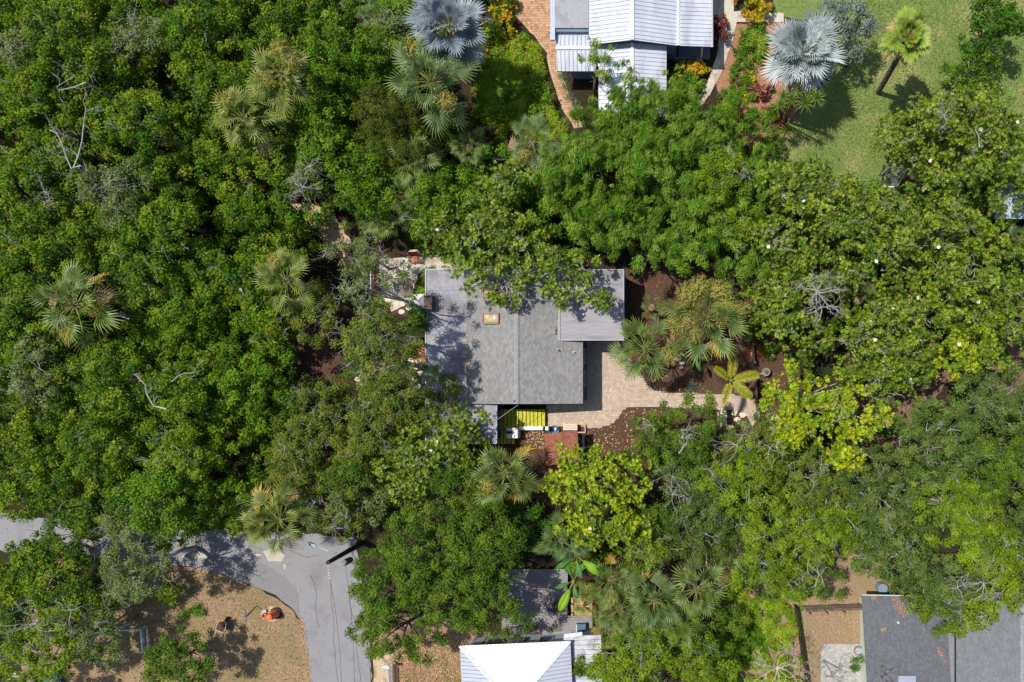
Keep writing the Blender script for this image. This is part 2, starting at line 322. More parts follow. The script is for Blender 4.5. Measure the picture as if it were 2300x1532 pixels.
def seam_roof(parent, corners, along, step, m, th=.03, ribh=.045, name='panel', start=0.0):
    P = [Vector(c) for c in corners]; o = P[0]; nrm = Vector((0, 0, 0))
    for i in range(1, len(P)-1): nrm += (P[i]-o).cross(P[i+1]-o)
    nrm.normalize(); nrm = nrm if nrm.z > 0 else -nrm
    v = Vector(along); v = (v - nrm*v.dot(nrm)).normalized(); u = v.cross(nrm).normalized()
    q = [((p-o).dot(u), (p-o).dot(v)) for p in P]; a = min(p[0] for p in q); b = max(p[0] for p in q)
    x = a - start; i = 0
    while x < b - .01:
        s1 = clip(q, x+.008, x+step-.008, 0)
        if len(s1) >= 3:
            mb = MB(); up = lambda pp, h: o + u*pp[0] + v*pp[1] + nrm*h
            for pl, hh in ((s1, 0.0), (clip(q, x+.009, x+.042, 0), ribh)):
                if len(pl) < 3: continue
                top = [up(pp, hh) for pp in pl]; n = len(top); bot = [up(pp, -th if hh == 0 else 0.001) for pp in pl]
                ar = sum(top[i].x*top[(i+1)%n].y - top[(i+1)%n].x*top[i].y for i in range(n))
                if ar < 0: top = top[::-1]; bot = bot[::-1]
                mb.add(top+bot, [tuple(range(n)), tuple(range(2*n-1, n-1, -1))] + [(i, i+n, (i+1)%n+n, (i+1)%n) for i in range(n)])
            mb.build(name, m, parent)
        x += step; i += 1
def slab(name, corners, t, m, parent):
    mb = MB(); mb.prism(corners, t); return mb.build(name, m, parent)
def shingles(parent, c00, c10, c11, c01, cols, course=.13, tab=.24):   # c00->c10 along the eave, c00->c01 up the slope
    c00, c10, c11, c01 = map(Vector, (c00, c10, c11, c01)); U = (c10-c00); Vv = (c01-c00)
    n = U.cross(Vv).normalized(); n = n if n.z > 0 else -n
    nu, nv = max(1, round(U.length/tab)), max(1, round(Vv.length/course)); Q = []; C = []
    for j in range(nv):
        for i in range(nu+1):
            u0 = max(0, (i - (j % 2)*.5)/nu); u1 = min(1, (i + 1 - (j % 2)*.5)/nu)
            if u1 - u0 < .002: continue
            v0, v1 = j/nv, min(1, (j+1.25)/nv); g = .012/U.length
            p = lambda a, b, h: c00 + U*a + Vv*b + n*h
            h = .016 + float(rng.uniform(0, .008))
            Q.append([p(u0+g, v0, h), p(u1-g, v0, h), p(u1-g, v1, .004), p(u0+g, v1, .004)])
            Q.append([p(u0+g, v0, .0005), p(u1-g, v0, .0005), p(u1-g, v0, h), p(u0+g, v0, h)])
            c = cols[rng.integers(len(cols))]*rng.uniform(.95, 1.05); C += [c, c]
    me = quads_mesh('shingles', np.array([[list(v) for v in q] for q in Q]), np.array(C), SHING, tuple(wl(parent)))
    o = link('shingles', me, parent, (0, 0, 0)); prop(o, kind='stuff'); return o
def rect(x0, y0, x1, y1, z): return [Vector((x0,y0,z)), Vector((x1,y0,z)), Vector((x1,y1,z)), Vector((x0,y1,z))]
def window(parent, cx, cy, cz, w, h, face, fm=None):        # face 'N','S','E','W'
    d = {'N': (0,1), 'S': (0,-1), 'E': (1,0), 'W': (-1,0)}[face]
    mb = MB(); ex = lambda a, b: (a, b) if d[0] == 0 else (b, a)
    for s in (-1, 1):
        sx, sy = ex(.06, .06); ox, oy = ex(s*w/2, 0)
        mb.box((cx+ox+d[0]*.03, cy+oy+d[1]*.03, cz), (sx, sy, h+.06))
        sx, sy = ex(w-.062, .055); mb.box((cx+d[0]*.03, cy+d[1]*.03, cz+s*h/2), (sx, sy, .06))
    f = mb.build('window', fm or TRIMW, parent)
    mb = MB(); sx, sy = ex(w-.06, .03); mb.box((cx+d[0]*.015, cy+d[1]*.015, cz), (sx, sy, h-.06)); mb.build('pane', GLASS, f)
# ---- main cottage
e0 = G(1200, 760)
cot = empty('cottage', e0, 'grey shingled cottage with teal walls and flat roofed wings in the middle', 'house')
he, hr = 2.6, 3.5
X0, XR, X1 = W(1048,0,he).x, W(1160,0,hr).x, W(1309,0,2.55).x; YT, YB = W(0,600,he).y, W(0,907,he).y
SG = [lin(143,141,139), lin(149,147,144), lin(137,136,134), lin(154,151,148)]
body = slab('wall', rect(X0+.1, YB+.22, X1-.04, YT-.1, 2.5), 2.5, TEAL, cot)
rl = slab('roof_slope', [(X0,YB,he),(XR,YB,hr),(XR,YT,hr),(X0,YT,he)], .09, mat('roof_edge', lin(120,120,124), lin(136,136,138), .8, 4), cot)
rr = slab('roof_slope', [(XR+.002,YB,hr),(X1,YB,2.55),(X1,YT,2.55),(XR+.002,YT,hr)], .09, MT['roof_edge'], cot)
shingles(rl, (X0,YB,he+.002), (X0,YT,he+.002), (XR,YT,hr+.002), (XR,YB,hr+.002), SG)
shingles(rr, (X1,YT,2.552), (X1,YB,2.552), (XR,YB,hr+.002), (XR,YT,hr+.002), SG)
mb = MB(); n_ = 28
for i in range(n_):
    y = YB + (YT-YB)*(i+.5)/n_; mb.cur = tuple(lin(158,157,156)*rng.uniform(.9,1.05))
    mb.box((XR-.06, y, hr+.045), (.15, (YT-YB)/n_-.01, .02), tilt=(0, -.18, 0)); mb.box((XR+.07, y, hr+.045), (.15, (YT-YB)/n_-.01, .02), tilt=(0, .2, 0))
prop(mb.build('ridge_cap', SHING, cot, colors=True), kind='stuff')
# gable end
slab('gable_wall', [(X0+.12,YB+.3,0.01),(X1-.06,YB+.3,0.01),(X1-.06,YB+.24,0.01),(X0+.12,YB+.24,.01)], .005, TEAL, cot)
mb = MB(); mb.add([(X0+.2,YB+.24,2.49),(X1-.1,YB+.24,2.49),(XR,YB+.24,3.4),(X0+.2,YB+.3,2.49),(X1-.1,YB+.3,2.49),(XR,YB+.3,3.4)], [(0,1,2),(5,4,3),(0,3,4,1),(1,4,5,2),(2,5,3,0)]); mb.build('gable_end', TEAL, cot)
for px in (1140, 1178, 1208): window(cot, W(px,0,1.5).x, YB+.21, 1.5, .8, 1.0, 'S', mat('pale_blue_trim', lin(150,166,184), lin(160,176,192), .6, 3))
for py in (800, 850): window(cot, X1-.035, W(0,py,1.5).y, 1.5, .9, 1.0, 'E', MT['pale_blue_trim'])
# left flat roof: L shape
XL, YL = W(955,0,2.45).x, W(0,604,2.45).y; XM = X0-.01; YM = YB-.01; XE, YE = W(1117,0,2.45).x, W(0,997,2.45).y
fl = slab('flat_roof', [(XL,YE,2.45),(XE,YE,2.45),(XE,YM,2.45),(XM,YM,2.45),(XM,YL,2.45),(XL,YL,2.45)], .12, FLATM, cot)
slab('flat_wing_wall', rect(XL+.25, YE+.25, XM-.05, YL-.25, 2.32), 2.32, TEAL, cot)
slab('flat_wing_wall', rect(XM+.0, YE+.25, XE-.25, YM-.05, 2.32), 2.32, TEAL, cot)
for i in range(1, 8):           # joints of the rolled roofing
    y = YE + (YL-YE)*i/8; mb = MB(); mb.box(((XL+XM)/2, y, 2.453), (XM-XL-.06, .05, .008)); mb.build('roofing_lap', mat('roofing_lap', lin(128,126,140), lin(146,144,156), .85, 5), fl)
mb = MB()
for p, s in (((XL+.04,(YE+YL)/2,2.47),(.07,YL-YE,.05)), (((XL+XE)/2+.04,YE+.04,2.47),(XE-XL-.09,.07,.05)), (((XL+XM)/2+.02,YL-.04,2.47),(XM-XL-.1,.07,.05)), ((XE-.04,(YE+YM)/2+.04,2.47),(.07,YM-YE-.09,.05))): mb.box(p, s)
mb.build('drip_edge', mat('drip_metal', lin(156,160,168), lin(168,172,180), .5, 3), fl)
c = W(1035, 854, 2.45); mb = MB(); mb.box((c.x, c.y, 2.458), (.72, .68, .02)); mb.build('roof_patch', mat('pale_patch', lin(176,174,182), lin(188,186,192), .8, 4), fl)
# upper right flat wing
hw = 3.0; a, b = W(1255,605,hw), W(1402,765,hw)
wr = slab('flat_roof', rect(a.x, b.y, b.x, a.y, hw), .16, WINGM, cot)
slab('wing_wall', rect(a.x+.2, b.y+.15, b.x-.02, a.y-.1, 2.83), 2.83, TEAL, cot)
mb = MB()
for p, s in (((a.x+.03,(a.y+b.y)/2,hw+.03),(.09,a.y-b.y,.08)), (((a.x+b.x)/2+.04,b.y+.03,hw+.02),(b.x-a.x-.1,.06,.05)), ((b.x-.03,(a.y+b.y)/2,hw+.02),(.05,a.y-b.y-.14,.05)), (((a.x+b.x)/2+.04,a.y-.03,hw+.02),(b.x-a.x-.1,.06,.05))): mb.box(p, s)
mb.build('drip_edge', MT['drip_metal'], wr)
for i in range(1, 6):
    y = b.y + (a.y-b.y)*i/6; mb = MB(); mb.box(((a.x+b.x)/2+.02, y, hw+.003), (b.x-a.x-.18, .035, .008)); mb.build('roofing_lap', MT['wing_flat_roof'], wr)
for py in (640, 690): window(cot, b.x-.015, W(0,py,1.5).y, 1.5, .8, 1.0, 'E', TEAL)
# skylights
def skylight(px, py, lab):
    h = 3.02 + (px-1100)*.0; c = W(px, py, h); t = empty('skylight', c, lab, 'skylight', 'skylights on the left roof slope') if False else None
    sl_ = math.atan((hr-he)/(XR-X0)); z = he + (c.x-X0)/(XR-X0)*(hr-he)
    fr = MB(); w_, d_ = 1.02, .62
    for ox, oy, sx, sy in ((0,d_/2,w_+.08,.08),(0,-d_/2,w_+.08,.08),(w_/2,0,.08,d_-.085),(-w_/2,0,.08,d_-.085)):
        fr.box((c.x+ox, c.y+oy, z+.09+ox*math.tan(sl_)), (sx, sy, .14), tilt=(0, -sl_, 0))
    f = fr.build('skylight', mat('skylight_frame', lin(126,100,82), lin(150,122,100), .5, 6), cot)
    vs = []; n1, n2 = 8, 6
    for i in range(n1+1):
        for j in range(n2+1):
            u, v = i/n1*2-1, j/n2*2-1
            zz = .14 + .12*(1-abs(u)**4)*(1-abs(v)**4)
            vs.append((c.x+u*(w_/2-.045), c.y+v*(d_/2-.045), z+zz+u*(w_/2)*math.tan(sl_)))
    d = MB(); d.add(vs, [(i*(n2+1)+j, (i+1)*(n2+1)+j, (i+1)*(n2+1)+j+1, i*(n2+1)+j+1) for i in range(n1) for j in range(n2)])
    d.build('skylight_dome', mat('amber_dome', lin(168,140,100), lin(214,196,152), .15, 2.5, spec=.7), f, smooth=True)
skylight(1104, 716, ''); skylight(1104, 656, '')
def vent(px, py, z, r, hgt, m, parent, name='roof_vent'):
    c = W(px, py, z); mb = MB(); mb.lathe((c.x, c.y, z), [(r*1.6, 0), (r*1.6, .03), (r, .04), (r, hgt), (r*.6, hgt), (r*.6, hgt-.08)], 10); mb.build(name, m, parent)
PIPE = mat('grey_pipe', lin(150,150,152), lin(178,178,180), .5, 10)
vent(1253, 786, 2.9, .06, .3, PIPE, cot); vent(1289, 791, 2.66, .05, .22, TRIMW, cot); vent(1154, 900, 3.5, .05, .25, PIPE, cot); vent(1311, 707, 3.0, .05, .3, TRIMW, cot)
c = W(1242, 745, 2.95); mb = MB(); mb.box((c.x, c.y, 3.0), (.36, .36, .14)); mb.build('roof_box_vent', mat('brown_box', lin(128,118,112), lin(150,138,130), .7, 8), cot)
# brown wooden box on the flat roof edge and white pyramid cap
mb = MB(); c = W(966, 681, 2.7)
mb.box((c.x, c.y, 2.75), (.5, .85, .6)); t = mb.build('roof_box', mat('dark_wood', lin(82,66,60), lin(104,86,78), .8, 4, stretch=(14,1,1)), cot)
for i in range(4):
    m2 = MB(); m2.box((c.x-.19+i*.125, c.y, 3.06), (.11, .87, .025)); m2.build('board', MT['dark_wood'], t)
t = empty('garden_canopy', G(944, 680, 2.2), 'white pyramid shaped canopy beside the brown box at the left edge of the flat roof', 'canopy')
c = W(943, 678, 2.2); h_ = .48
mb = MB(); ap = (c.x, c.y, 2.75); cs = [(c.x-h_,c.y-h_,2.3),(c.x+.3,c.y-h_,2.3),(c.x+.3,c.y+h_,2.3),(c.x-h_,c.y+h_,2.3)]
mb.add(cs+[ap], [(0,1,4),(1,2,4),(2,3,4),(3,0,4),(3,2,1,0)]); mb.build('canopy_top', TRIMW, t)
for x, y, _ in cs:
    mb = MB(); mb.box((x*.98+c.x*.02, y*.98+c.y*.02, 1.15), (.05,.05,2.3)); mb.build('post', TRIMW, t)
# roof leaf debris lines
scatter('roof_leaves', [(1044,735),(1052,735),(1056,860),(1046,880)], 190, .07, [lin(200,160,130), lin(180,140,110)], z=.08, h=2.62, label='dry leaves caught along the step between flat roof and shingles')
# ---- lime deck and yard items south of the cottage
LIME = mat('lime_paint', lin(182,182,34), lin(206,202,52), .6, 3, c3=lin(156,154,54), scale3=4, stretch=(3,1,1))
dk = empty('lime_deck', G(1170, 940), 'lime green painted deck of wide boards below the cottage gable', 'deck')
for i in range(13):
    p0, p1 = G(1118+8.45*i, 919), G(1118+8.45*i+7.6, 957 if i > 4 else 996); mb = MB()
    mb.prism(rect(p0.x, p1.y, p1.x-.02, p0.y, .42+float(rng.uniform(-.003,.003))), .05); mb.build('board', LIME, dk)
mb = MB()
for px in (1122, 1160, 1190, 1222):
    c = G(px, 938); mb.box((c.x, c.y, .18), (.1, 1.0, .36))
mb.build('joists', mat('dark_joist', lin(60,50,34), lin(74,64,44), .9, 5), dk)
t = empty('brick_planter', G(1128,942), 'long narrow brick planter standing on the shaded left of the lime deck', 'planter')
for j in range(5):
    for i in range(10):
        mb = MB(); c = G(1128, 924+i*4.05); mb.box((c.x, c.y, .47+j*.075), (.27, .112, .068), float(rng.normal(0,.012))); mb.build('brick', mat('red_brick', lin(158,112,92), lin(186,138,116), .9, 12, .2), t)
t = empty('storage_unit', G(1157,970), 'white box shaped utility unit with a dark slot beside the lime deck', 'utility box')
c = G(1157, 971); mb = MB(); mb.box((c.x, c.y, .45), (.74, .68, .9)); bd = mb.build('casing', TRIMW, t)
mb = MB(); mb.box((c.x-.18, c.y+.05, .905), (.36, .16, .02)); mb.build('slot', mat('dark_slot', lin(70,46,42), rough=.6), t)
mb = MB(); mb.box((c.x+.2, c.y, .92), (.3, .64, .03), .0); mb.build('lid', TRIMW, t)
mb = MB(); a, b = G(1170,957), G(1222,965); mb.box(((a.x+b.x)/2,(a.y+b.y)/2,.3), (b.x-a.x, .24, .6)); prop(mb.build('low_wall', TRIMW), 'white painted low wall along the bottom edge of the lime deck', 'wall')
mb = MB(); c = G(1232, 961); mb.box((c.x, c.y, .35), (.2, .26, .7)); prop(mb.build('white_post', TRIMW), 'short white post at the right end of the white low wall', 'post')
t = empty('garden_shed', G(1262,1000,2), 'small shed with a rust red shingled roof below the driveway', 'shed')
c0, c1, c2, c3 = W(1222,975,2.0), W(1297,966,2.0), W(1301,1042,2.15), W(1226,1046,2.15)
sr_ = slab('roof', [c3, c2, c1, c0], .06, mat('rust_roof', lin(120,60,50), lin(140,72,60), .8, 4), t)
shingles(sr_, c0+Vector((0,0,.004)), c1+Vector((0,0,.004)), c2+Vector((0,0,.004)), c3+Vector((0,0,.004)), [lin(150,96,78), lin(140,88,74), lin(158,106,88), lin(160,102,76)], .15, .25)
mb = MB(); mb.box(((c0.x+c1.x)/2, (c0.y+c3.y)/2, .97), (1.95, 1.9, 1.93)); mb.build('wall', mat('shed_wall', lin(84,74,66), lin(104,92,82), .8, 4), t)
mb = MB(); c = G(1314, 992); mb.box((c.x, c.y, .9), (.14, 1.0, .06)); mb.box((c.x, c.y-.45, .45), (.1,.1,.87)); mb.box((c.x, c.y+.45, .45), (.1,.1,.87)); prop(mb.build('sawhorse_bench', mat('grey_wood', lin(150,142,134), lin(176,168,160), .85, 5)), 'narrow grey wooden rail bench right of the red shed', 'bench')
t = empty('potting_bench', G(1285,960), 'cream coloured garden bench above the red shed roof', 'bench')
CREAM = mat('cream_paint', lin(206,194,172), lin(224,214,192), .7, 6)
for i in range(4):
    mb = MB(); c = G(1283, 953+3.6*i); mb.box((c.x, c.y, .5), (.95, .095, .035)); mb.build('slat', CREAM, t)
for sx in (-.42, .42):
    mb = MB(); c = G(1283, 958); mb.box((c.x+sx, c.y, .24), (.06, .3, .48)); mb.build('leg', CREAM, t)
mb = MB(); c = G(1306, 962)
for ox, oy, sx, sy in ((0,.27,.6,.07),(0,-.27,.6,.07),(.27,0,.07,.46),(-.27,0,.07,.46)): mb.box((c.x+ox, c.y+oy, .1), (sx, sy, .2))
prop(mb.build('raised_bed_frame', mat('pink_wood', lin(196,160,140), lin(214,184,164), .8, 8)), 'square pale timber bed frame at the top right corner of the shed', 'planter')
t = empty('kiddie_pool', G(1246,965), 'blue basin with a white lid fragment between white post and cream bench', 'basin')
mb = MB(); mb.lathe(G(1246,966), [(.28,0),(.34,.22),(.31,.22),(.26,.05)], 14); mb.build('basin', mat('blue_plastic', lin(40,96,140), lin(52,110,156), .4, 4), t)
mb = MB(); c = G(1249,963); mb.box((c.x, c.y, .25), (.14,.12,.05), .5); mb.build('lid', TRIMW, t)
# ---- white metal roofed house at the top
th = empty('metal_roof_house', G(1420, 60), 'house with white metal roofs and one flat grey roof at the top edge', 'house')
hR, hL, hB, hO = 3.2, 2.55, 2.45, 2.3
xa, xr_, xb, xc = W(1323,0,hL).x, W(1420,0,hR).x, W(1523,0,hB).x, W(1601,0,hO).x
yb = W(0,105,hO).y; yt = yb + 6.5
slab('wall', rect(xa+.3, yb+.25, xb-.1, yt, 2.35), 2.35, mat('blue_grey_wall', lin(110,124,146), lin(126,140,160), .8, 3), th)
mb = MB(); mb.add([(xa+.3,yb+.25,2.34),(xb-.1,yb+.25,2.34),(xr_,yb+.25,3.12),(xa+.3,yb+.32,2.34),(xb-.1,yb+.32,2.34),(xr_,yb+.32,3.12)], [(0,1,2),(5,4,3),(0,3,4,1),(1,4,5,2),(2,5,3,0)]); mb.build('gable_end', MT['blue_grey_wall'], th)
STP = .265
def mroof(name, corners, along, step=STP):
    o = slab(name, [Vector(c)-Vector((0,0,.035)) for c in corners], .06, MT['roof_edge'], th); seam_roof(o, corners, along, step, WHITEM); return o
mroof('roof_slope', [(xa,yb,hL),(xr_-.04,yb,hR),(xr_-.04,yt,hR),(xa,yt,hL)], (1,0,.25))
mroof('roof_slope', [(xr_+.04,yb,hR),(xb-.05,yb,hB),(xb-.05,yt,hB),(xr_+.04,yt,hR)], (1,0,-.25))
mroof('porch_roof', [(xb+.05,yb,hB),(xc-.1,yb,hO),(xc-.1,yt,hO),(xb+.05,yt,hB)], (1,0,-.07))
def bar(name, p, q, wd, m, parent, hgt=.05, tilt=0):
    mb = MB(); p, q = Vector(p), Vector(q); d = (q-p).normalized(); s = d.cross(Vector((0,0,1))).normalized()*wd/2; u = s.cross(d).normalized()*hgt; u = u if u.z > 0 else -u
    mb.add([p-s, q-s, q+s, p+s, p-s+u, q-s+u, q+s+u, p+s+u], [(0,3,2,1),(4,5,6,7),(0,1,5,4),(1,2,6,5),(2,3,7,6),(3,0,4,7)]); return mb.build(name, m, parent)
FLASH = mat('bright_flashing', lin(226,228,232), lin(234,236,238), .35, 3)
bar('ridge_cap', (xr_,yb,hR+.02), (xr_,yt,hR+.02), .2, FLASH, th); bar('flashing', (xb,yb,hB+.02), (xb,yt,hB+.02), .16, FLASH, th)
g = bar('gutter', (xc-.05,yb,hO-.09), (xc-.05,yt,hO-.09), .12, FLASH, th, .1)
bar('gutter_debris', (xc-.05,yb+.05,hO+.012), (xc-.05,yt-.05,hO+.012), .06, mat('gutter_leaves', lin(120,96,80), lin(180,170,160), .9, 18), g, .01)
mb = MB(); c = W(1577,122,1.0); mb.box((xc-.65, yb+.2, 1.1), (.1,.1,2.2)); mb.build('porch_post', TRIMW, th)
mb = MB(); mb.box(((xb+xc)/2-.4, yb+.15, .25), (xc-xb-.2, .05, .5)); mb.build('porch_rail', MT['blue_grey_wall'], th)
mb = MB(); mb.box(((xb+xc)/2, (yb+yt)/2, .1), (xc-xb-.1, yt-yb-.4, .2)); mb.build('porch_floor', mat('grey_porch', lin(96,104,116), lin(110,116,128), .8, 4), th)
# lower south gable
h2, e2 = 2.4, 2.0; x2l, x2r, x2m = W(1345,0,e2).x, W(1497,0,e2).x, W(1420,0,h2).x
y2h = W(0,180,h2).y; y2b = y2h - 1.6
vx = x2m - (x2m-x2l)
d2 = x2r - x2m; zl = lambda x: h2-(h2-e2)*abs(x2m-x)/d2; vx0 = x2m-.9; vy = yb-1.1
mroof('south_roof_slope', [(x2m+.03,yb+.2,zl(x2m+.03)),(x2m+.03,y2h,zl(x2m+.03)),(x2r,y2h-d2,e2),(x2r,yb+.2,e2)], (1,0,-.2))
mroof('south_roof_slope', [(x2m-.03,yb+.2,zl(x2m-.03)),(vx0,yb+.2,zl(vx0)),(x2m-d2,vy,e2),(x2m-d2,y2h-d2,e2),(x2m-.03,y2h,zl(x2m-.03))], (1,0,.2))
mroof('hip_roof', [(x2m,y2h-.03,h2-.005),(x2r-.03,y2h-d2,e2),(x2m-d2+.03,y2h-d2,e2)], (0,1,.2))
mroof('valley_roof', [(vx0-.03,yb+.2,zl(vx0)),(x2m-d2-.03,vy,e2),(x2m-d2-.9,vy,e2),(x2m-d2-.9,yb+.2,zl(vx0))], (0,1,.12))
bar('ridge_cap', (x2m,yb+.2,h2+.02), (x2m,y2h,h2+.02), .19, FLASH, th)
bar('hip_cap', (x2m,y2h,h2+.02), (x2r,y2h-d2,e2+.02), .13, FLASH, th); bar('hip_cap', (x2m,y2h,h2+.02), (x2m-d2,y2h-d2,e2+.02), .13, FLASH, th)
bar('valley_flashing', (vx0,yb+.2,zl(vx0)+.02), (x2m-d2,vy,e2+.02), .1, FLASH, th)
slab('wall', rect(x2m-d2+.3, y2h-d2+.3, x2r-.12, yb+.2, 1.85), 1.85, MT['blue_grey_wall'], th)
# west porch roof with its ridge running left to right
px0, px1 = W(1249,0,2.2).x, xa+.4; pr = W(0,108,2.3).y; pt_, pb = W(0,71,2.15).y, W(0,160,1.95).y
mroof('west_roof_slope', [(px0,pr+.02,2.3),(px1,pr+.02,2.3),(px1,pt_,2.15),(px0,pt_,2.15)], (0,1,-.15))
mroof('west_roof_slope', [(px0,pr-.02,2.3),(px0,pb,1.95),(px1,pb,1.95),(px1,pr-.02,2.3)], (0,1,.25))
bar('ridge_cap', (px0,pr,2.32), (px1,pr,2.32), .2, FLASH, th)
slab('wall', rect(px0+.8, pb+.35, px1, pt_-.1, 1.85), 1.85, MT['blue_grey_wall'], th)
f0, f1 = W(1236,90,2.6), W(1324,70,2.6)
fr_ = slab('flat_roof', [(f0.x,f0.y,2.6),(px0-.01,f0.y,2.6),(px0-.01,pt_+.01,2.6),(xa-.02,pt_+.01,2.6),(xa-.02,yt,2.6),(f0.x,yt,2.6)], .12, GREYM, th)
slab('wall', rect(f0.x+.2, f0.y+.6, xa, yt, 2.47), 2.47, MT['blue_grey_wall'], th)
bar('edge_flashing', (f0.x+.15,f0.y+.02,2.6), (f0.x+.15,yt,2.6), .3, mat('pale_blue_flashing', lin(172,184,200), lin(184,194,208), .5, 3), fr_, .015)
vent(1301, 126, 2.15, .05, .28, mat('black_pipe', lin(40,40,44), rough=.5), th)
# ---- white hip roof house at the bottom
hh = empty('white_hip_house', G(1160, 1560), 'house with a bright white hipped metal roof at the bottom edge of the photo', 'house')
e3 = 2.8; A, B = W(1033,1451,e3), W(1281,1440,e3); ux = (B-A).normalized(); uy = Vector((-ux.y, ux.x, 0)); Lw = (B-A).length
D = A - uy*Lw*1.0; Cc = B - uy*Lw*1.0; ap = (A+B)/2 - uy*Lw/2 + Vector((0,0,1.0))
def hipf(p, q, along):
    o = slab('roof_facet', [p-Vector((0,0,.035)), q-Vector((0,0,.035)), ap-Vector((0,0,.035))], .05, MT['roof_edge'], hh); seam_roof(o, [p, q, ap], along, .245, mat('gloss_white_roof', lin(186,190,200), lin(196,199,208), .34, 2, .02, spec=.5, metal=.08)); return o
hipf(A, B, uy); hipf(B, Cc, ux); hipf(D, A, ux); hipf(Cc, D, uy)
for p in (A, B, Cc, D): bar('hip_cap', p+Vector((0,0,.02)), ap+Vector((0,0,.02)), .14, FLASH, hh)
q = lambda p, a, b, z: (p + ux*a + uy*b)[:2] + (z,)
slab('wall', [q(A,.3,-.3,2.6), q(B,-.3,-.3,2.6), q(Cc,-.3,.3,2.6), q(D,.3,.3,2.6)], 2.6, mat('white_wall', lin(188,196,206), lin(200,206,214), .7, 3), hh)
ang = math.atan2(ux.y, ux.x)
for k, (a, w_) in enumerate(((1.9,1.1),(3.2,1.1),(5.2,.9))):
    c = A + ux*a - uy*.27; m2 = MB(); m2.box((c.x, c.y, 1.6), (w_, .06, 1.1), ang); f = m2.build('window', TRIMW, hh)
    m2 = MB(); c = c + uy*.035; m2.box((c.x, c.y, 1.6), (w_-.14, .04, .96), ang); m2.build('pane', GLASS, f)
    for s in (-1, 1):
        if k == 2: continue
        c2 = A + ux*(a+s*(w_/2+.14)) - uy*.26; m2 = MB(); m2.box((c2.x, c2.y, 1.6), (.24, .05, 1.15), ang); m2.build('shutter', TEAL, hh)
hs = 2.35; s0, s1 = W(1287,1428,hs), W(1350,1426,hs)
so_ = slab('side_roof', [(s0.x-.6,s0.y,hs-.04),(s1.x,s1.y,hs-.04),(s1.x+.12,s1.y-5.6,hs-.04),(s0.x-.5,s0.y-5.6,hs-.04)], .08, MT['roof_edge'], hh)
seam_roof(so_, [(s0.x-.6,s0.y,hs),(s1.x,s1.y,hs),(s1.x+.12,s1.y-5.6,hs),(s0.x-.5,s0.y-5.6,hs)], (1,0.03,0), .31, mat('dirty_white_roof', lin(176,176,184), lin(206,206,212), .6, 3, .05, c3=lin(158,158,164), scale3=2))
slab('side_wall', rect(s0.x-.3, s0.y-5.4, s1.x-.2, s0.y-.25, 2.2), 2.2, MT['white_wall'], hh)
c0 = W(1268,1427,2.5); c1 = W(1308,1422,2.5); bar('porch_beam', c0, c1, .2, TRIMW, hh, .12)
# ---- deck in front of it
dk2 = empty('grey_deck', G(1225, 1350), 'grey weathered wood deck above the white hip roof', 'deck')
GW = mat('weathered_deck', lin(128,124,126), lin(156,152,152), .85, 5, .2, stretch=(.6, 8, 1))
y0, y1 = 1275, 1436; n_ = int((y1-y0)/5.2)
for i in range(n_):
    pa = y0 + 5.2*i; x0_, x1_ = 1130, (1277 if pa < 1374 else 1332)
    a, b = G(x0_, pa), G(x1_, pa+4.7); mb = MB(); z = .4 + float(rng.uniform(-.004, .004)); mb.prism(rect(a.x, b.y, b.x, a.y, z), .04); mb.build('board', GW, dk2)
mb = MB()
for px in (1135, 1180, 1230, 1272): c = G(px, 1355); mb.box((c.x, c.y, .18), (.1, 4.7, .355))
mb.build('joists', MT['dark_joist'], dk2)
mb = MB()
for px, py in ((1279,1330),(1279,1350),(1279,1370),(1279,1310)): c = G(px, py); mb.box((c.x, c.y, .6), (.07,.07,1.2))
a, b = G(1279,1300), G(1279,1374); mb.box((a.x, (a.y+b.y)/2, 1.15), (.07, a.y-b.y, .05)); mb.build('railing', MT['dark_joist'], dk2)
tn = empty('tan_platform', G(1308, 1362), 'orange tan plywood platform partly under the fan palms beside the grey deck', 'platform')
for i in range(8):
    a, b = G(1284, 1340+5.3*i), G(1331, 1344.8+5.3*i); mb = MB(); mb.prism(rect(a.x, b.y, b.x, a.y, .3), .04); mb.build('board', mat('fresh_tan_wood', lin(184,146,102), lin(206,166,120), .8, 5, .1), tn)
mat_ = MB(); c = G(1252,1407); mat_.box((c.x, c.y, .42), (.7,.42,.02)); prop(mat_.build('doormat', mat('doormat', lin(94,88,82), lin(122,116,110), .95, 40)), 'dark grey doormat lying on the deck by the white house', 'mat')
st = empty('entry_step', G(1252,1419), 'low wooden step between the doormat and the white house wall', 'step')
for i in range(3):
    mb = MB(); c = G(1254,1416.5+3.6*i); mb.box((c.x, c.y, .36), (1.0,.1,.05)); mb.build('board', CREAM, st)
t = empty('cooler_box', G(1306,1402), 'blue topped storage box with white side at the right end of the deck', 'box')
c = G(1308,1401); mb = MB(); mb.box((c.x, c.y, .62), (.6,.5,.4)); mb.build('body', TRIMW, t); mb = MB(); mb.box((c.x+.03, c.y, .85), (.58,.5,.05)); mb.build('lid', mat('slate_blue_lid', lin(74,108,128), lin(84,118,138), .5, 4), t)
mb = MB(); mb.box((c.x, c.y+.28, .84), (.6,.05,.08)); mb.build('handle', MT['dark_joist'], t)
BLK = mat('black_metal', lin(46,44,48), lin(64,62,66), .45, 8)
